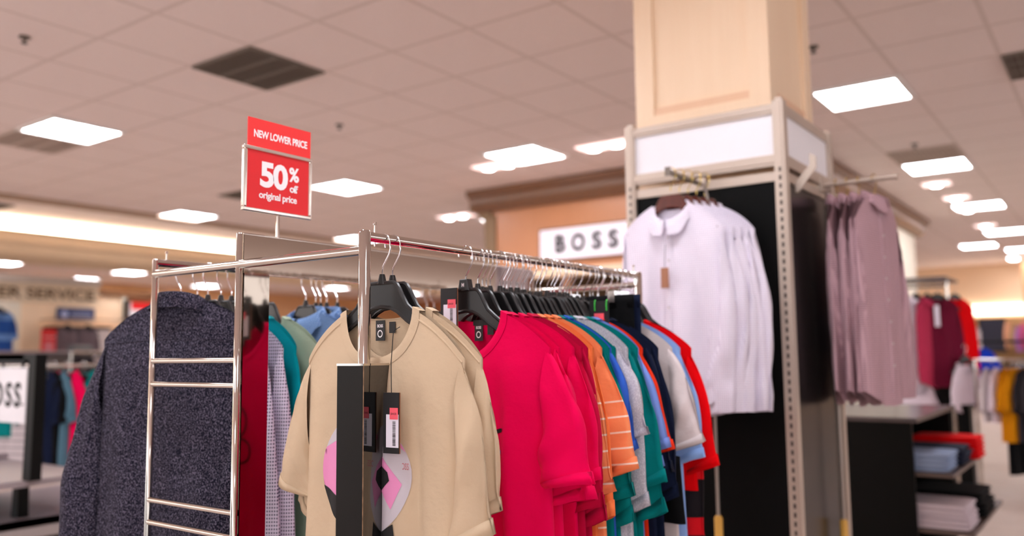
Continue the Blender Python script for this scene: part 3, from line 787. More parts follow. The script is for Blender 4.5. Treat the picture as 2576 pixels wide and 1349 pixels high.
# printed ball on the front shirt, built as patches that follow its folds
BC = (-.022, -.500); BR = .124
def patch(g, parent, name, poly, mat, off, step=.006, clip=None, front=True):
    from mathutils.geometry import intersect_point_tri_2d
    P = [Vector(p) for p in poly]
    me = bpy.data.meshes.new(name); bm = bmesh.new()
    vs = [bm.verts.new((p.x, 0, p.y)) for p in P]; f = bm.faces.new(vs)
    x0 = min(p.x for p in P); x1 = max(p.x for p in P); z0_ = min(p.y for p in P); z1_ = max(p.y for p in P)
    x = x0+step
    while x < x1: bmesh.ops.bisect_plane(bm, geom=bm.verts[:]+bm.edges[:]+bm.faces[:], plane_co=(x, 0, 0), plane_no=(1, 0, 0)); x += step
    z = z0_+step*2
    while z < z1_: bmesh.ops.bisect_plane(bm, geom=bm.verts[:]+bm.edges[:]+bm.faces[:], plane_co=(0, 0, z), plane_no=(0, 0, 1)); z += step*2
    if clip:
        for v in bm.verts:
            d = Vector((v.co.x-clip[0], v.co.z-clip[1]))
            if d.length > clip[2]: d = d.normalized()*clip[2]; v.co.x = clip[0]+d.x; v.co.z = clip[1]+d.y
    for v in bm.verts: v.co = g.surf(v.co.x, v.co.z, front, off)
    bm.to_mesh(me); bm.free(); me.materials.append(mat)
    for p in me.polygons: p.use_smooth = True
    return link(bpy.data.objects.new(name, me), parent)
PGREY = plain('pale_grey_print', (206, 198, 206), rough=.8); PPINK = plain('pink_print', (238, 148, 198), rough=.8); PRED = plain('rose_print', (222, 130, 140), rough=.8)
disc = [(BC[0]+BR*cos(2*PI*k/48), BC[1]+BR*1.02*sin(2*PI*k/48)) for k in range(48)]
pr = patch(g1, t1, 'ball_print', disc, PGREY, .0012)
cl_ = (BC[0], BC[1], BR)
for nm, poly, mt in [('pink_patch', [(-.150, -.455), (-.095, -.43), (-.095, -.55), (-.150, -.527)], PPINK), ('black_patch', [(-.150, -.527), (-.095, -.55), (-.085, -.62), (-.13, -.60)], BLACKI),
                     ('pink_patch', [(.078, -.395), (.105, -.44), (.098, -.455), (.06, -.42)], PPINK),
                     ('pink_patch', [(.035, -.448), (.062, -.480), (.086, -.512), (.065, -.562), (.035, -.515), (.0, -.50), (-.01, -.44)], PPINK),
                     ('black_patch', [(-.06, -.62), (.0, -.585), (.036, -.612), (.070, -.590), (.074, -.62), (.03, -.66), (-.04, -.66)], BLACKI),
                     ('black_patch', [(.005, -.478), (.035, -.470), (.058, -.488), (.062, -.505), (.040, -.528), (.012, -.520), (-.004, -.500)], BLACKI)]:
    patch(g1, t1, nm, poly, mt, .0020 if mt is not BLACKI else .0030, clip=cl_ if nm != 'black_patch' or poly[0][0] < -.1 else None)
tp = text('lettering', 'BOSS', PRED, t1, (.089, g1.surf(.089, -.476, True, .0030).y, -.476), (1, 0, 0), (0, 0, 1), width=.026, height=.013, depth=.0004)
# black hang tag with string in front of shirt
hang_tag('black hang tag with white barcode label hanging on a string from beige T-shirt', (XR+.076, 1.312-.055, ZR-.327), R(6), .040, .122,
         string=[(0, 0, .0), (-.001, 0, .06), (-.003, .010, .125), (-.002, .03, .134)])
# pink T-shirts
t3, g3 = tee('t_shirt', 'hot pink T-shirt with small black and blue brush mark print', PINK, on_right(1.58, .024), R(-4), 11, half=.240, neck=.105, th=.040, fold=.017, nx=56, nz=46, nfold=3.8,
             sl=dict(length=.32, out=.09, wid=.14, wob=1.6), sr=dict(length=.285, out=.118, wid=.150, thick=.030, lift=.03, wob=.9, bend=.0))
neck_label(t3, g3, .018); neck_label(t3, g3, .055, .019, .028, -.178, '')
MB().box(.0, .048, g3.y(.1, -.19, False)-.004, g3.y(.1, -.19, False)-.002, -.183, -.170).obj('size_label', TAGBLACK, t3)
for nm, poly, mt in [('black_mark', [(.06, -.435), (.09, -.428), (.120, -.418), (.134, -.416), (.134, -.424), (.118, -.428), (.09, -.438), (.062, -.447)], BLACKI),
                     ('blue_mark', [(.092, -.470), (.120, -.464), (.128, -.466), (.126, -.474), (.104, -.478), (.092, -.479)], plain('cobalt_print', (30, 84, 170), rough=.8)),
                     ('white_mark', [(.090, -.512), (.105, -.508), (.117, -.510), (.122, -.518), (.116, -.528), (.106, -.520), (.092, -.522)], PGREY)]:
    patch(g3, t3, nm, poly, mt, .0016, step=.004)
for k_, (cx_, cz_, rr_) in enumerate([(-.02, -.44, .055), (.02, -.49, .04), (-.06, -.52, .035)]):
    m = MB(); rows = []
    for j in range(25):
        a = R(20)+R(250)*j/24
        rows.append([g3.surf(cx_+(rr_+d)*cos(a)*1.1, cz_+(rr_+d)*sin(a), True, .0016) for d in (-.003, .003)])
    m.grid(rows).obj('brush_stroke', BLACKI, t3)
hh = hanger(*on_right(1.58, .01), R(-4), 'black hanger with white letter M size cap, in the printed pink T-shirt')
MB().prism([(-.018, 0), (.018, 0), (.012, .028), (-.012, .028)], -.010, .010, .002).obj('size_cap', BLACKP, hh).location = (0, 0, HTOP-.002)
text('lettering', 'M', WHITEP, hh, (.0, -.010, HTOP+.012), (1, 0, 0), (0, 0, 1), width=.008, height=.009, depth=.0004, bold=.03)
hang_tag('black hang tag with coral price sticker lying over hanger of pink T-shirt', (XR-.022, 1.555, ZR-.092), R(4), .048, .110)
t4, g4 = tee('t_shirt', 'plain hot pink T-shirt directly behind the printed pink one', PINK, on_right(1.64, .012), R(-6), 12, half=.245, th=.028, fold=.014, nx=48, nz=40,
             sr=dict(length=.33, out=.085, wid=.13, wob=2.0, lift=.02), sl=dict(length=.3, out=.08, wid=.13))
hanger(*on_right(1.64), R(-6), 'black hanger without cap in the plain pink T-shirt behind the printed one')

pack = 'shirts packed tightly on the right rail'
hpk = 'black hangers packed tightly on the right rail'
items = [  # y, material, label, garment options, sleeve length, sleeve out
 (1.695, PINK, 'third hot pink T-shirt, just ahead of the crimson one', .012, .30, .075),
 (1.725, CRIM, 'darker crimson T-shirt nearest the hot pink shirts', .010, .36, .060),
 (1.750, CRIM, 'darker crimson T-shirt just before the orange striped shirts', .010, .40, .052),
 (1.780, ORANGE, 'coral orange T-shirt with thin white stripes, nearest of the orange ones', .010, .335, .085),
 (1.812, ORANGE_P, 'plain coral orange T-shirt between the striped orange ones', .008, .40, .055),
 (1.842, ORANGE, 'coral orange T-shirt with thin white stripes, farther of the striped two', .009, .29, .105),
 (1.872, TEAL, 'teal T-shirt directly behind the orange striped shirts', .008, .36, .075),
 (1.895, ROYAL, 'royal blue T-shirt between teal and grey ones', .008, .25, .085),
 (1.915, TEAL, 'long sleeved teal shirt between royal blue and grey shirts', .007, .43, .055),
 (1.940, GREY, 'heather grey T-shirt between blue and teal shirts', .009, .215, .085),
 (1.962, GREY, 'second heather grey T-shirt, half hidden behind the first grey one', .007, .40, .060),
 (1.985, TEAL, 'teal T-shirt directly behind the grey ones', .009, .34, .100),
 (2.008, TEAL, 'last teal T-shirt, beside the periwinkle one', .007, .42, .080),
 (2.035, PERI, 'periwinkle blue T-shirt between teal and red orange shirts', .008, .26, .095),
 (2.058, PERI, 'second periwinkle blue T-shirt, behind the first periwinkle one', .006, .31, .078),
 (2.080, REDO, 'red orange T-shirt beside the navy one', .008, .27, .088),
 (2.110, NAVY, 'navy blue T-shirt with broad collar beside the stone white one', .010, .33, .070),
 (2.150, NAVY, 'second navy T-shirt behind the first navy one', .007, .40, .060),
 (2.222, STONE, 'stone white T-shirt between navy and sky blue shirts', .010, .26, .105),
 (2.285, SKY, 'light sky blue T-shirt beside the red one near the rail end', .010, .31, .075),
 (2.345, RED, 'bright red T-shirt at the far end of the right rail', .012, .34, .085),
 (2.375, REDBLK, 'black T-shirt with red bands, last one at the rail end', .012, .60, .045),
]
hooks_y = [1.66, 1.675, 1.691, 1.705, 1.718, 1.73, 1.742, 1.762, 1.778, 1.79, 1.801, 1.813, 1.826, 1.84, 1.853, 1.87, 1.886, 1.91, 1.936, 1.952, 1.978, 1.994, 2.02, 2.040, 2.057, 2.073, 2.09, 2.185, 2.20, 2.215, 2.233, 2.318, 2.347, 2.42]
rnd = random.Random(42)
for i, (y, mt, lab, th, slen, out) in enumerate(items):
    rz_ = R(rnd.uniform(-4, 1)); dx_ = rnd.uniform(-.004, .008)
    hanger(XR+dx_, y, ZR, rz_, 'black plastic hanger with bent metal hook packed among many others on the right rail', hpk)
    if mt is REDBLK: rz_ = 0
    g_kw = dict(half=.235+rnd.uniform(-.006, .010), th=th, fold=.008, nx=30, nz=24)
    if i < 3: g_kw['half'] = .25
    if mt in (STONE, RED, SKY): g_kw['half'] = .243
    if mt is REDBLK: g_kw['half'] = .222
    tt, gg = tee('t_shirt', lab+', on the right rail', mt, on_right(y, dx_), rz_, 20+i, group=pack, length=.50 if mt is RED else .74,
        sl=dict(length=.30, out=.06, wid=.12), sr=dict(length=slen, out=out, wid=.13 if slen < .4 else .10, thick=th+.010, wob=1.5, lift=.01), **g_kw)
for i, y in enumerate(hooks_y):
    if i >= 31 or any(abs(y-it[0]) < .011 for it in items): continue
    hanger(XR+rnd.uniform(-.002, .002), y, ZR, R(rnd.uniform(-9, 5)), 'black plastic hanger with bent metal hook packed among many others on the right rail', hpk, flip=-1 if i == 26 else 1, arm=.42)
# black trousers on clip hangers near the far end
for i, (y, dx) in enumerate([(2.172, .008), (2.192, .018)]):
    trousers('trousers', ['folded black trousers with visible waistband near the far end of right rail', 'second pair of black trousers, pressed behind the first pair on right rail'][i], BLACKC if i == 0 else NAVY, on_right(y, dx), R(-6), 60+i, half=.150, th=.010, z0=-.085)
for i, y in enumerate((2.318, 2.425, 2.445)):
    hanger(XR, y, ZR, R(-3), ['hanger', 'next hanger', 'last hanger'][i]+' at the far end of the right rail, beside the rear chrome post', None)
jg = trousers('trousers', 'black jogging trousers with small white tag below the stone white T-shirt', BLACKC, on_right(2.205, .165), R(-8), 77, half=.105, th=.020, length=.16, z0=-.54)
MB().box(.02, .055, -.026, -.022, -.62, -.608).obj('white_tag', TAGWHITE, jg)
# black tag with green loops
gt = thing('hang_tag', 'small black tag with bright green loop near the navy T-shirt collar', 'tag', (XR+.09, 2.08, ZR-.105), R(5))
MB().box(-.03, .03, -.001, .001, -.075, 0).obj('card', TAGBLACK, gt)
MB().box(-.015, .015, -.002, -.001, -.06, -.035).obj('price_sticker', TAGPINK, gt)
for x in (-.012, .024): MB().tube([(x, -.003, -.028), (x+.001, -.006, -.012), (x+.001, -.004, 0), (x, .002, .002)], .0022, 8).obj('loop', plain('green_loop', (60, 190, 70), rough=.4), gt, True)

# ------------------------------------------------------------------ left rail (x = XB)
def on_left(y, dx=0): return (XB+.004+dx, y, ZR)
ts, gs = dress_shirt('dress_shirt', 'charcoal melange long sleeved shirt seen from the back, frontmost at left', MEL, (-2.085, 1.335, ZR), PI+R(12), 101, half=.285, th=.030, fold=.011, nx=64, nz=54, zneck=-.095, slope=.105,
                     length=.95, placket=False, nfold=3.0, flare=.05, sl=dict(length=.66, out=-.05, wid=.14, thick=.040, bend=.02, wob=2.0, yoff=.07), sr=dict(length=.62, out=.12, wid=.13, thick=.035, bend=.035, wob=1.8, yoff=.03))
hanger(*on_left(1.335, -.02), PI+R(10), 'black hanger holding the charcoal melange shirt on the left rail', flip=1)
ts2, _ = dress_shirt('dress_shirt', 'second charcoal melange shirt with its collar showing behind the first', MEL, (XB-.02, 1.405, ZR), R(2), 102, half=.235, th=.020, fold=.008, zneck=-.150, placket=False, detail=False, nx=36, nz=30,
                     sl=dict(length=.58, out=.08, wid=.11), sr=dict(length=.58, out=.07, wid=.12, thick=.03, wob=2))
left_items = [(1.43, GING, 'white and navy gingham long sleeved shirt, nearest of the gingham ones'), (1.475, GING, 'white and navy gingham shirt directly behind the first gingham one')]
for i, (y, mt, lab) in enumerate(left_items):
    dress_shirt('dress_shirt', lab+', on the left rail', mt, on_left(y, .012*i), R(-3), 110+i, half=.245, th=.016, fold=.007, zneck=-.145, placket=False, detail=False, nx=36, nz=30,
                sl=dict(length=.56, out=.06, wid=.12), sr=dict(length=.60, out=.085, wid=.14, thick=.030, wob=1.4))
tee('t_shirt', 'bright teal T-shirt between gingham shirt and sage green T-shirt', TEAL_B, on_left(1.525, .018), R(-2), 120, half=.226, th=.014, fold=.006, nx=30, nz=24, zneck=-.140, sr=dict(length=.3, out=.035, wid=.13))
tsg, gsg = tee('t_shirt', 'sage green T-shirt behind the teal one on the left rail', SAGE, on_left(1.585, .02), R(-3), 121, half=.250, th=.020, fold=.006, nx=40, nz=34, zneck=-.140, sr=dict(length=.3, out=.045, wid=.13))
for i, y in enumerate((1.385, 1.405, 1.44, 1.475, 1.585)):
    hanger(*on_left(y, [-.02, 0, .01, .01, .02][i]), R([2, 3, -3, -3, -3][i]), 'black plastic hanger on the left rail, '+['in the second melange shirt', 'behind the second melange shirt', 'in the near gingham shirt', 'in the far gingham shirt', 'in the sage T-shirt'][i], flip=-1)
for i, (y, mt, lab) in enumerate([(1.745, DOTS, 'blue dotted shirt, nearer of the two blue dotted ones'), (1.79, DOTS, 'blue dotted shirt, farther of the two blue dotted ones')]):
    dress_shirt('dress_shirt', lab+', on the left rail', mt, on_left(y, .012+i*.02), R(-4), 130+i, half=.235, th=.016, fold=.006, zneck=-.118, placket=False, detail=False, nx=30, nz=24, sl=dict(length=.56, out=.05, wid=.12), sr=dict(length=.56, out=.05, wid=.12))
tee('t_shirt', 'bubblegum pink T-shirt peeking out behind the blue dotted shirts', HPINK, on_left(1.84, .03), R(-3), 140, half=.235, th=.012, fold=.005, nx=26, nz=20, zneck=-.125)
for i, y in enumerate((1.745, 1.785, 1.805, 1.83, 1.875)):
    hanger(*on_left(y, .01), R(-3+i), 'black hanger behind the blue dotted shirts on the left rail', 'hangers behind the blue dotted shirts', flip=-1)
for i, (y, mt, lab) in enumerate([(2.32, PINK, 'hot pink T-shirt at the far end of the left rail, nearer one'), (2.36, PINK, 'hot pink T-shirt at the far end of the left rail, farther one')]):
    tee('t_shirt', lab, mt, on_left(y), R(-2), 150+i, half=.24, th=.015, fold=.006, nx=26, nz=20, zneck=-.14)
    hanger(*on_left(y), R(-2), ['nearer', 'farther'][i]+' black hanger at the far end of the left rail, in a pink T-shirt', flip=-1)

# ------------------------------------------------------------------ white shirts on the frame arm
Z1 = 1.962
for i in range(5):
    y = 2.985+i*.045; dx = i*.016
    nm = ['front white micro-print shirt with kraft tag on display frame', 'second white shirt behind the tagged one', 'third white shirt from the front of the arm', 'fourth white shirt from the front of the arm', 'rearmost white shirt, against the black frame panel']
    tw, gw = dress_shirt('dress_shirt', nm[i]+' on the front arm' if i == 1 else nm[i], WMIC, (-1.392+dx, y, Z1), R(1-3.0*i), 200+i, half=.212 if i == 0 else .218, th=.030 if i == 0 else .020, fold=.014, nx=44, nz=36, zneck=-.118, drop=.085, neck=.070,
                slope=.11, length=.78+.02*(i % 3), curved=.055, placket=i == 0, detail=False,
                sl=dict(length=.60, out=.012, wid=.12, thick=.03, wob=1.6), sr=dict(length=.63, out=.03+.008*i, wid=.13, thick=.035, wob=1.8, bend=.01), group='white shirts on the front arm')
    hanger(-1.392+dx, y, Z1+.014, R(1-3*i), ['frontmost', 'second', 'third', 'fourth', 'rearmost'][i]+' dark wooden hanger with brass hook on the front arm', None, kind='wood')
hang_tag('brown kraft tag hanging on the chest of the front white shirt', (-1.398, 2.985-.062, 1.590), R(-5), .033, .078, string=[(0, 0, 0), (.0, .005, .06), (.0, .012, .09)], kraft=True)

# ------------------------------------------------------------------ mauve shirts on the side arm
for i in range(4):
    x = [-.972, -.926, -.878, -.815][i]
    dress_shirt('dress_shirt', ['mauve micro-check shirt nearest the frame post', 'mauve micro-check shirt, second from the frame post', 'mauve micro-check shirt, third from the frame post', 'mauve micro-check shirt at outer end of the side arm, widest in view'][i],
                MAUVE, (x, 3.75, 1.995), R([95, 96, 93, 80][i]), 220+i, half=.215, th=.014 if i < 3 else .022, fold=.006, nx=36, nz=30, zneck=-.075, slope=.12, length=.88, curved=.07, placket=True, detail=False,
                sl=dict(length=.64, out=-.03, wid=.10, thick=.022, wob=1.6), sr=dict(length=.68, out=.09 if i == 3 else .03, wid=.13, thick=.03, wob=1.6))
    hanger(x, 3.75, 2.0, R([95, 96, 93, 80][i]), ['dark wooden hanger nearest the frame post', 'dark wooden hanger second from the frame post', 'dark wooden hanger third from the frame post', 'dark wooden hanger at the outer end'][i]+' on the side arm', kind='wood')

# ------------------------------------------------------------------ black shelf table at right with folded clothes
tbx = thing('shelf_table', 'black display table with open shelves of folded clothes, right of column', 'table', (-1.4, 5.5, 0))
MB().box(-.5, .46, -.49, .78, .875, .9).obj('table_top', TABLETOP, tbx)
MB().box(-.48, .43, -.475, -.455, 0, .875).obj('end_panel', BLACKT, tbx); MB().box(-.48, .43, .745, .765, 0, .875).obj('end_panel', BLACKT, tbx)
MB().box(-.02, 0, -.455, .745, 0, .875).obj('divider', BLACKT, tbx)
for z, x1 in ((.60, .62), (.305, .70), (.03, .45)): MB().box(0, x1, -.455, .745, z-.012, z+.008).obj('shelf', plain('brown_shelf_edge', (96, 80, 74), rough=.4), tbx)
def folded(x, y, z, w_, d_, n, mt, label, th=.028, mt2=None, group=None):
    for i in range(n):
        m = MB(); rr = random.Random(int(x*99+y*77+i)); dx = rr.uniform(-.012, .012); dy = rr.uniform(-.01, .01)
        rows = []
        K = 24
        for u in range(9):
            yy = -d_/2+d_*u/8
            row = []
            for k in range(K):
                a = 2*PI*k/K; ca, sa = cos(a), sin(a)
                row.append((w_/2*math.copysign(abs(ca)**.35, ca)+.003*sin(u*2+k), yy+dy, th/2*math.copysign(abs(sa)**.6, sa)*(1 if 0 < u < 8 else .75)+th/2))
            rows.append(row)
        m.grid(rows, True)
        m.f.append(tuple(range(K))); m.f.append(tuple(range(8*K, 9*K)))
        o = m.obj('folded_shirt', mt if not mt2 or i < n-1 else mt2, None, True, label=(['lowest', 'second', 'third', 'fourth', 'fifth', 'sixth', 'seventh'][i] if i < n-1 else 'topmost')+' of the '+label, cat='folded clothes', group='folded clothes: '+label)
        o.location = (x+dx, y, z+i*(th*.92))
folded(-.99, 5.22, .608, .38, .30, 4, cloth('pale_blue_knit', (150, 168, 200)), 'pale blue folded stack on upper shelf nearest the end panel')
folded(-.97, 5.56, .608, .38, .30, 4, cloth('dark_navy_knit', (40, 44, 62)), 'dark navy folded stack in the middle of the upper shelf')
folded(-.95, 5.92, .608, .38, .30, 5, RED, 'red folded stack at the back of the upper shelf')
folded(-.93, 5.24, .313, .40, .34, 5, cloth('pale_pink_white_knit', (214, 200, 208)), 'pale pinkish white folded stack on lower shelf')
folded(-.91, 5.72, .313, .40, .42, 5, BLACKC, 'black folded stack at the back of the lower shelf', th=.03)

# ------------------------------------------------------------------ simple far racks
def far_rack(name, label, x, y, z, length, rz=0, dark=False):
    t = thing(name, label, 'clothes rack', (x, y, 0), rz)
    mt = BLACKT if dark else CHROME
    MB().tube([(-length/2, 0, z), (length/2, 0, z)], .013, 10).obj('hang_rail', mt, t, True)
    for s_ in (-1, 1):
        MB().tube([(s_*length/2, 0, .03), (s_*length/2, 0, z+.01)], .014, 10).obj('end_post', mt, t, True)
        MB().box(s_*length/2-.02, s_*length/2+.02, -.28, .28, 0, .03).obj('foot', mt, t)
    return t
LOW = dict(nx=16, nz=12, fold=.008)
def far_top(x, y, z, rz, mt, label, seed, longs=False, hang=True, group=None, **kw):
    k = dict(LOW); k.update(kw)
    if longs: dress_shirt('dress_shirt', label, mt, (x, y, z), rz, seed, group=group, placket=False, detail=False, sl=dict(length=.56, out=.03, wid=.12), sr=dict(length=.56, out=.05, wid=.12), **k)
    else: tee('t_shirt', label, mt, (x, y, z), rz, seed, group=group, sl=dict(length=.3, out=.07, wid=.14), sr=dict(length=.3, out=.08, wid=.14), **k)
    if hang: hanger(x, y, z, rz, 'hanger of the '+label[:60].split(',')[0])
# rack under the dark canopy
fr2 = thing('canopy_rack', 'tall rack with dark flat canopy holding white, maroon and red shirts', 'clothes rack', (-1.42, 8.4, 0))
MB().box(-.42, .20, -.3, .35, 1.88, 1.90).obj('canopy', TABLETOP, fr2)
for x in (-.35, .14): MB().tube([(x, .1, 0), (x, .1, 1.88)], .014, 10).obj('post', CHROME, fr2, True)
MB().tube([(-.35, .1, 1.84), (.14, .1, 1.84)], .012, 10).obj('hang_rail', CHROME, fr2, True)
MB().tube([(-.35, .1, 1.08), (.2, .1, 1.08)], .012, 10).obj('lower_rail', CHROME, fr2, True)
WH = cloth('white_linen', (238, 222, 232)); MAR = cloth('maroon_knit', (108, 22, 48)); RASP = cloth('raspberry_knit', (186, 52, 84)); BLU = cloth('cobalt_polo', (26, 62, 190)); MUS = cloth('mustard_jersey', (214, 138, 14)); DK = cloth('charcoal_jersey', (52, 48, 52)); STG = cloth('slate_blue_cotton', (84, 118, 136))
far_top(-1.50, 8.30, 1.86, R(70), WH, 'white long sleeved shirt at left end of the canopy rack', 301, True, half=.2)
far_top(-1.42, 8.36, 1.86, R(72), RASP, 'raspberry long sleeved shirt next to the white one on canopy rack', 302, True, half=.2)
far_top(-1.345, 8.42, 1.86, R(35), MAR, 'maroon long sleeved shirt facing forward under the canopy', 303, True, half=.18)
far_top(-1.235, 8.62, 1.86, R(50), RED, 'bright red shirt at right end of the canopy rack', 304, True, half=.19)
far_top(-1.52, 8.25, 1.12, R(50), WH, 'white T-shirt on the lower rail under the canopy', 305, half=.17, length=.34)
far_top(-1.16, 8.45, 1.30, R(60), WH, 'small white T-shirt beside the red shirt sleeve under the canopy', 306, half=.16, length=.36)
m = thing('pale_tag', 'long pale tag hanging on the maroon shirt', 'tag', (-1.34, 8.30, 1.66)); MB().box(-.02, .02, -.001, .001, -.19, 0).obj('card', TAGWHITE, m)
bd = thing('display_bin', 'dark display bin of small items under the canopy rack', 'display fixture', (-1.30, 8.75, 0))
MB().box(-.16, .12, -.08, .12, 0, 1.22).obj('bin_body', BLACKT, bd); MB().box(-.14, .10, -.10, .0, 1.0, 1.12).obj('pocket', GREYSHELF, bd)
far_rack('clothes_rack', 'low chrome rack of white and mustard T-shirts at right edge', -.60, 8.5, 1.17, 1.0, R(0))
for i, (x, mt, lab) in enumerate([(-0.960, STONE, 'pale lilac white T-shirt at left end of the low right rack'), (-0.885, WH, 'white T-shirt, second on the low right rack'), (-0.810, MUS, 'mustard yellow T-shirt nearest the white ones'), (-0.770, MUS, 'mustard yellow T-shirt in the middle of the mustard group'), (-0.730, MUS, 'mustard yellow T-shirt at right of the mustard group'), (-0.660, DK, 'charcoal T-shirt right of the mustard ones'), (-0.600, DK, 'charcoal T-shirt cut by the right picture edge')]):
    far_top(x, 8.45, 1.17, R(72-i*3), mt, lab, 310+i, half=.2, th=.02, length=.46 if i < 2 else .62, zneck=-.07, slope=.06)
trousers('trousers', 'black trousers hanging below the mustard T-shirts', BLACKC, (-.80, 8.55, 1.17), R(60), 8, half=.12, th=.03, length=.80, z0=-.16)
far_top(-1.31, 10.2, 1.34, R(10), BLU, 'cobalt blue polo shirt with white badge behind the low right rack', 330, half=.2, length=.6, zneck=-.06)
trousers('trousers', 'dark trousers hanging between canopy rack and cobalt polo', BLACKC, (-1.62, 10.3, 1.15), R(10), 9, half=.2, th=.03, length=.75, z0=-.05)
far_rack('clothes_rack', 'dark rack carrying the cobalt polo shirt', -1.2, 10.2, 1.34, 1.2, 0, True)
# merchandise along the far right wall
wl = thing('wall_shelf', 'long wood trimmed wall shelving across the far right wall', 'shelving', (-2.3, 21.3, 0))
MB().box(-1.2, 2.4, -.1, .25, 0, 1.95).obj('back_board', plain('tan_shelf_back', (190, 146, 96), rough=.7), wl)
MB().box(-1.2, 2.4, -.4, -.1, 0, .95).obj('shelf_base', plain('dark_shelf_base', (50, 42, 40), rough=.6), wl)
dp = thing('wall_poster', 'navy poster panel high on the far right wall', 'poster', (-2.33, 21.05, 1.57)); MB().box(-.24, .24, -.02, .02, -.36, .34).obj('board', plain('navy_poster', (30, 32, 52), rough=.5), dp)
MB().box(-.255, .255, -.015, .025, -.375, .355).obj('frame', BLACKT, dp)
rn = random.Random(9)
cols = [cloth('lilac_cotton', (190, 130, 196)), MUS, cloth('peach_cotton', (236, 176, 140)), HPINK, DK, cloth('tan_cotton', (196, 160, 120)), ROYAL, STONE]
for i in range(14):
    x = -3.15+i*.11 if i < 6 else -2.0+(i-6)*.10
    far_top(x, 20.95, 1.98-.04*(i % 3), R(70), cols[(i*3) % 8], ['lilac', 'mustard', 'peach', 'pink', 'charcoal', 'tan', 'royal blue', 'stone'][(i*3) % 8]+' shirt hanging small on the far right wall shelving, '+('left' if i < 6 else 'right')+' of the navy poster', 400+i, group='coloured shirts on the far right wall', hang=False, half=.19, length=.55)
pl = thing('wood_pillar', 'narrow honey wood pillar at the far right edge of the picture', 'pillar', (-1.45, 19.2, 0)); MB().box(-.09, .2, -.15, .15, 0, CEIL-.003).obj('shaft', MAPLE_D, pl); MB().box(-.12, .23, -.18, .18, CEIL-.2, CEIL-.004).obj('capital', MAPLE_T, pl)

# ------------------------------------------------------------------ left background
gt_ = thing('display_table', 'two level grey display table with black legs at lower left', 'table', (-5.3, 2.3, 0))
MB().box(-.75, .44, -.9, .33, .585, .62).obj('table_top', GREYSHELF, gt_)
MB().box(-.75, -.72, -.9, .33, .62, .66).obj('back_lip', GREYSHELF, gt_)
MB().box(-.8, .40, -1.0, 1.2, .36, .40).obj('lower_shelf', GREYSHELF, gt_)
MB().box(.36, .40, -1.0, 1.2, .30, .40).obj('shelf_front', plain('light_grey_edge', (162, 152, 150), rough=.4), gt_)
for y in (-.7, -.02): MB().prism([(-.04, 0), (.04, 0), (.03, .19), (-.03, .19)], -.03, .03).obj('foot', BLACKT, gt_).location = (.25, y, .40)
MB().box(-.6, .2, -.8, .9, 0, .36).obj('plinth', BLACKT, gt_)
fs = thing('sign_stand', 'black square framed stand with white BOSS panel on the grey table', 'sign', (-4.93, 2.24, .62))
MB().box(-.9, -.0, -.03, .03, .63, .68).obj('top_bar', BLACKT, fs)
m = MB(); m.prism([(.04, 0), (.13, 0), (.135, .68), (.06, .68)], -.03, .03); m.obj('upright', BLACKT, fs)
MB().box(-.9, .06, -.03, .03, .65, .68).obj('top_rail', BLACKT, fs)
MB().box(-.97, .0, -.012, .008, .30, .605).obj('panel', WHITEB, fs)
for x in (-.3, -.06): MB().box(x-.006, x+.006, -.012, .0, .60, .635).obj('clip', BLACKT, fs)
text('lettering', 'BOSS', BLACKI, fs, (-.295, -.0125, .455), (1, 0, 0), (0, 0, 1), width=.48, height=.14, depth=.001, bold=.03, space=1.25)
MB().box(-.045, -.02, -.018, -.012, .40, .407).obj('dash_print', BLACKI, fs)
# rack with clothes behind it
far_rack('clothes_rack', 'chrome rack of dark, teal and pink clothes at left behind the sign stand', -6.9, 3.35, 1.22, 1.3, R(38))
for i, (x, y, mt, lab, L) in enumerate([(-7.12, 3.02, TEAL, 'teal T-shirt at left of the rack behind the sign stand', .5), (-7.0, 3.08, STONE, 'pale banded garment hanging behind the sign stand', .8), (-6.85, 3.2, NAVY, 'dark navy shirt right of the sign stand upright', .75), (-6.82, 3.22, BLACKC, 'black shirt beside the slate blue one, behind the sign stand', .75), (-6.77, 3.26, STG, 'slate blue garment beside the pink one at left', .78), (-6.70, 3.32, PINK, 'hot pink shirt hanging at left beside the charcoal melange shirt', .80), (-6.60, 3.40, TEAL, 'teal shirt right behind the hot pink one at left', .6)]):
    far_top(x, y, 1.24, R(20), mt if i != 1 else cloth('pale_banded_knit', (206, 196, 198), 'bands', (160, 150, 156), .05), lab, 500+i, half=.17 if i > 1 else .2, th=.03, length=L, zneck=-.06, hang=i > 1)
# customer service counter wall
cs = thing('service_sign', 'cream CUSTOMER SERVICE sign board above the service counter at far left', 'sign', (-14.0, 6.2, 2.18))
MB().box(-.1, 0, -3.2, 1.22, 0, .30).obj('board', plain('cream_sign_board', (232, 214, 188), rough=.6), cs)
MB().box(-.14, .04, -3.25, 1.25, .30, .42).obj('cornice', plain('pale_grey_cornice', (196, 184, 174), rough=.6), cs)
text('lettering', 'CUSTOMER SERVICE', plain('bronze_lettering', (112, 90, 66), rough=.5), cs, (.004, -.22, .145), (0, 1, 0), (0, 0, 1), width=2.75, height=.17, depth=.004, bold=.025)
wv = thing('service_wall', 'honey wood service wall with lit shelf niche at far left', 'wall unit', (-14.7, 7.0, 0))
MB().box(0, .15, -.55, 1.25, 0, 2.42).obj('wood_panel', MAPLE, wv)
MB().box(0, .12, -3.5, -.55, 0, 2.42).obj('cream_panel', CREAM, wv)
MB().box(.0, .2, .75, 1.9, 2.38, 2.46).obj('cornice', MAPLE_T, wv)
MB().box(-.02, .10, 1.25, 1.9, 0, 2.38).obj('side_panel', MAPLE_D, wv); MB().box(.1, .18, 1.14, 1.22, 0, 2.38).obj('pilaster', CREAM, wv)
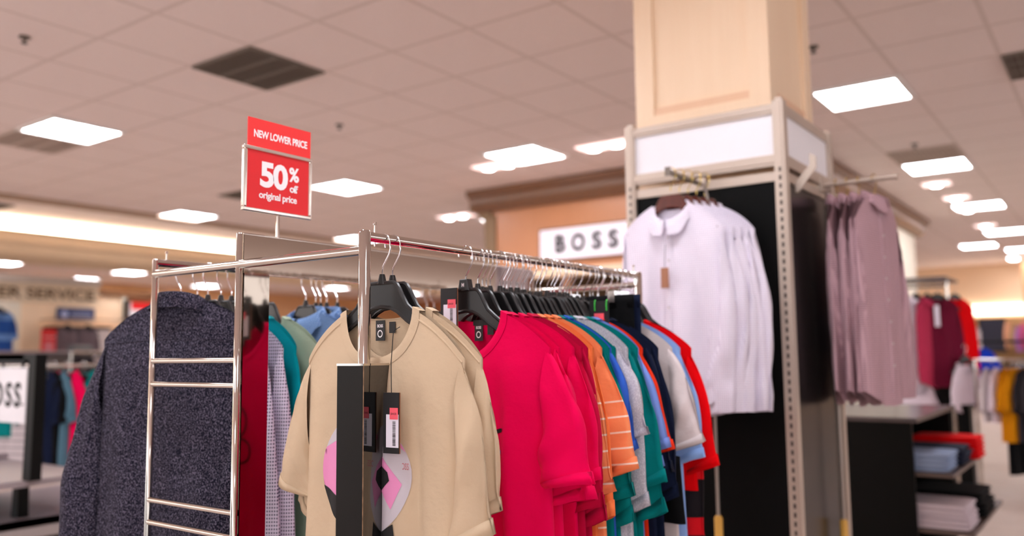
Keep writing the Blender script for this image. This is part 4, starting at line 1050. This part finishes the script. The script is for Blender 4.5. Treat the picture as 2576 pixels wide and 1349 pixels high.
MB().box(.15, .45, -.25, 1.0, 1.82, 1.88).obj('lit_shelf', wood('pale_peach_wood', (250, 200, 156), (252, 210, 170)), wv)
MB().box(.151, .17, -.2, .95, 1.0, 1.82).obj('niche', plain('dark_niche_back', (58, 46, 34), rough=.8), wv)
MB().tube([(.6, -.25, 1.93), (.6, 1.0, 1.93)], .012, 8).obj('niche_rail', CHROME, wv, True); MB().box(.15, .62, -.26, -.24, 1.90, 1.94).obj('rail_bracket', CHROME, wv)
MB().box(.155, .22, .68, .92, 1.2, 1.78).obj('white_panel', WHITEB, wv)
s1 = thing('department_sign', 'small dark blue wall sign with white wording on honey wood wall', 'sign', (-14.5, 7.3, 2.03)); MB().box(0, .03, -.32, .32, -.11, .11).obj('board', plain('navy_sign_board', (46, 60, 104), rough=.4), s1)
MB().tube([(.03, -.2, 0), (.034, -.2, 0)], .06, 20).obj('round_emblem', plain('pale_blue_print', (150, 160, 200), rough=.6), s1, True)
MB().box(.03, .033, -.09, .26, -.035, .035).obj('word_block', plain('greyed_blue_print', (110, 118, 150), rough=.6), s1)
s2 = thing('sale_sign', 'tall red sale card standing beside the grey shirts at far left', 'sign', (-13.9, 6.58, 1.33)); MB().box(0, .03, -.11, .11, 0, .42).obj('card', REDC, s2); MB().box(.031, .033, -.07, .07, .06, .22).obj('white_print', PRED, s2); MB().box(.031, .033, -.09, .09, .29, .30).obj('white_line', WHITEP, s2); MB().box(-.02, .02, -.02, .02, -1.33, 0).obj('stem', CHROME, s2)
for i, y in enumerate((6.98, 7.32)):
    far_top(-14.1, y, 1.93, R(90), cloth('plum_grey_knit', (112, 98, 104)), ['left', 'right'][i]+' plum grey shirt displayed in the dark niche at far left', 520+i, half=.16, th=.05, length=.42, zneck=-.12)
br = thing('garment_hook_rail', 'metal hanging rail carrying the blue shirt at the left edge', 'hanging arm', (-14.5, 5.55, 2.14)); MB().tube([(0, 0, 0), (1.4, 0, 0)], .012, 8).obj('bar', CHROME, br)
s3 = thing('sale_poster', 'red and white poster on the far wall behind the melange shirt collar', 'poster', (-14.5, 8.50, 2.02)); MB().box(0, .03, -.24, .24, 0, .26).obj('board', WHITEB, s3); MB().box(.031, .035, -.22, .24, .13, .26).obj('red_band', REDC, s3); MB().box(-.01, .035, -.34, -.27, -.3, .3).obj('dark_side', BLACKT, s3)
far_top(-13.2, 5.55, 2.12, R(90), cloth('denim_blue', (46, 86, 160), 'bands', (110, 150, 210), .3), 'blue shirt hanging at the left edge of the picture', 530, half=.2, th=.06, length=.78, zneck=-.14)
ct = thing('service_counter', 'dark service counter with small items on top at far left', 'counter', (-12.6, 6.2, 0)); MB().box(-.3, .3, -1.6, .6, 0, 1.36).obj('counter_body', plain('dark_counter', (70, 62, 60), rough=.5), ct); MB().box(-.33, .33, -1.6, .62, 1.36, 1.39).obj('worktop', GREYSHELF, ct)
cm = thing('cash_register', 'small dark cash register on the service counter', 'cash register', (-12.6, 6.45, 1.39)); MB().prism([(-.12, 0), (.12, 0), (.1, .05), (-.02, .09), (-.12, .09)], -.14, .14, .005).obj('body', plain('slate_plastic', (86, 88, 90), rough=.5), cm)
# small busy rack of pale and coloured tops between the counter and the melange shirt
far_rack('clothes_rack', 'distant chrome rack of mixed tops below the dark niche', -11.2, 6.5, 1.36, 1.6, R(60))
for i in range(7):
    far_top(-11.55+i*.11, 5.95+i*.19, 1.36, R(30), [DK, STONE, MAR, GREY, MUS, TEAL, NAVY][i], ['charcoal', 'stone', 'maroon', 'grey', 'mustard', 'teal', 'navy'][i]+' top on the distant rack below the dark niche', 540+i, half=.17, th=.04, length=.6, zneck=-.05, hang=False)
# more distant racks seen in gaps behind the chrome rack
for k, (x, y) in enumerate([(-9.5, 11.5), (-8.0, 12.5), (-11.5, 13.5)]):
    far_rack('clothes_rack', ['distant clothes rack in the gap behind the chrome rack', 'distant clothes rack left of the wooden fascia', 'most distant clothes rack beyond the chrome rack'][k], x, y, 1.7, 1.6, R(20))
    for i in range(6):
        far_top(x-.6+i*.22, y, 1.7, R(70), [NAVY, cloth('indigo_cotton', (52, 48, 120)), BLACKC, MAR, ROYAL, DK][(i+k) % 6], ['navy', 'indigo', 'black', 'maroon', 'royal blue', 'charcoal'][(i+k) % 6]+' top on the distant rack '+['in the gap behind the chrome rack', 'left of the wooden fascia', 'farthest beyond the chrome rack'][k], 560+i+k*10, half=.19, th=.05, hang=False)
bpy.context.view_layer.update()
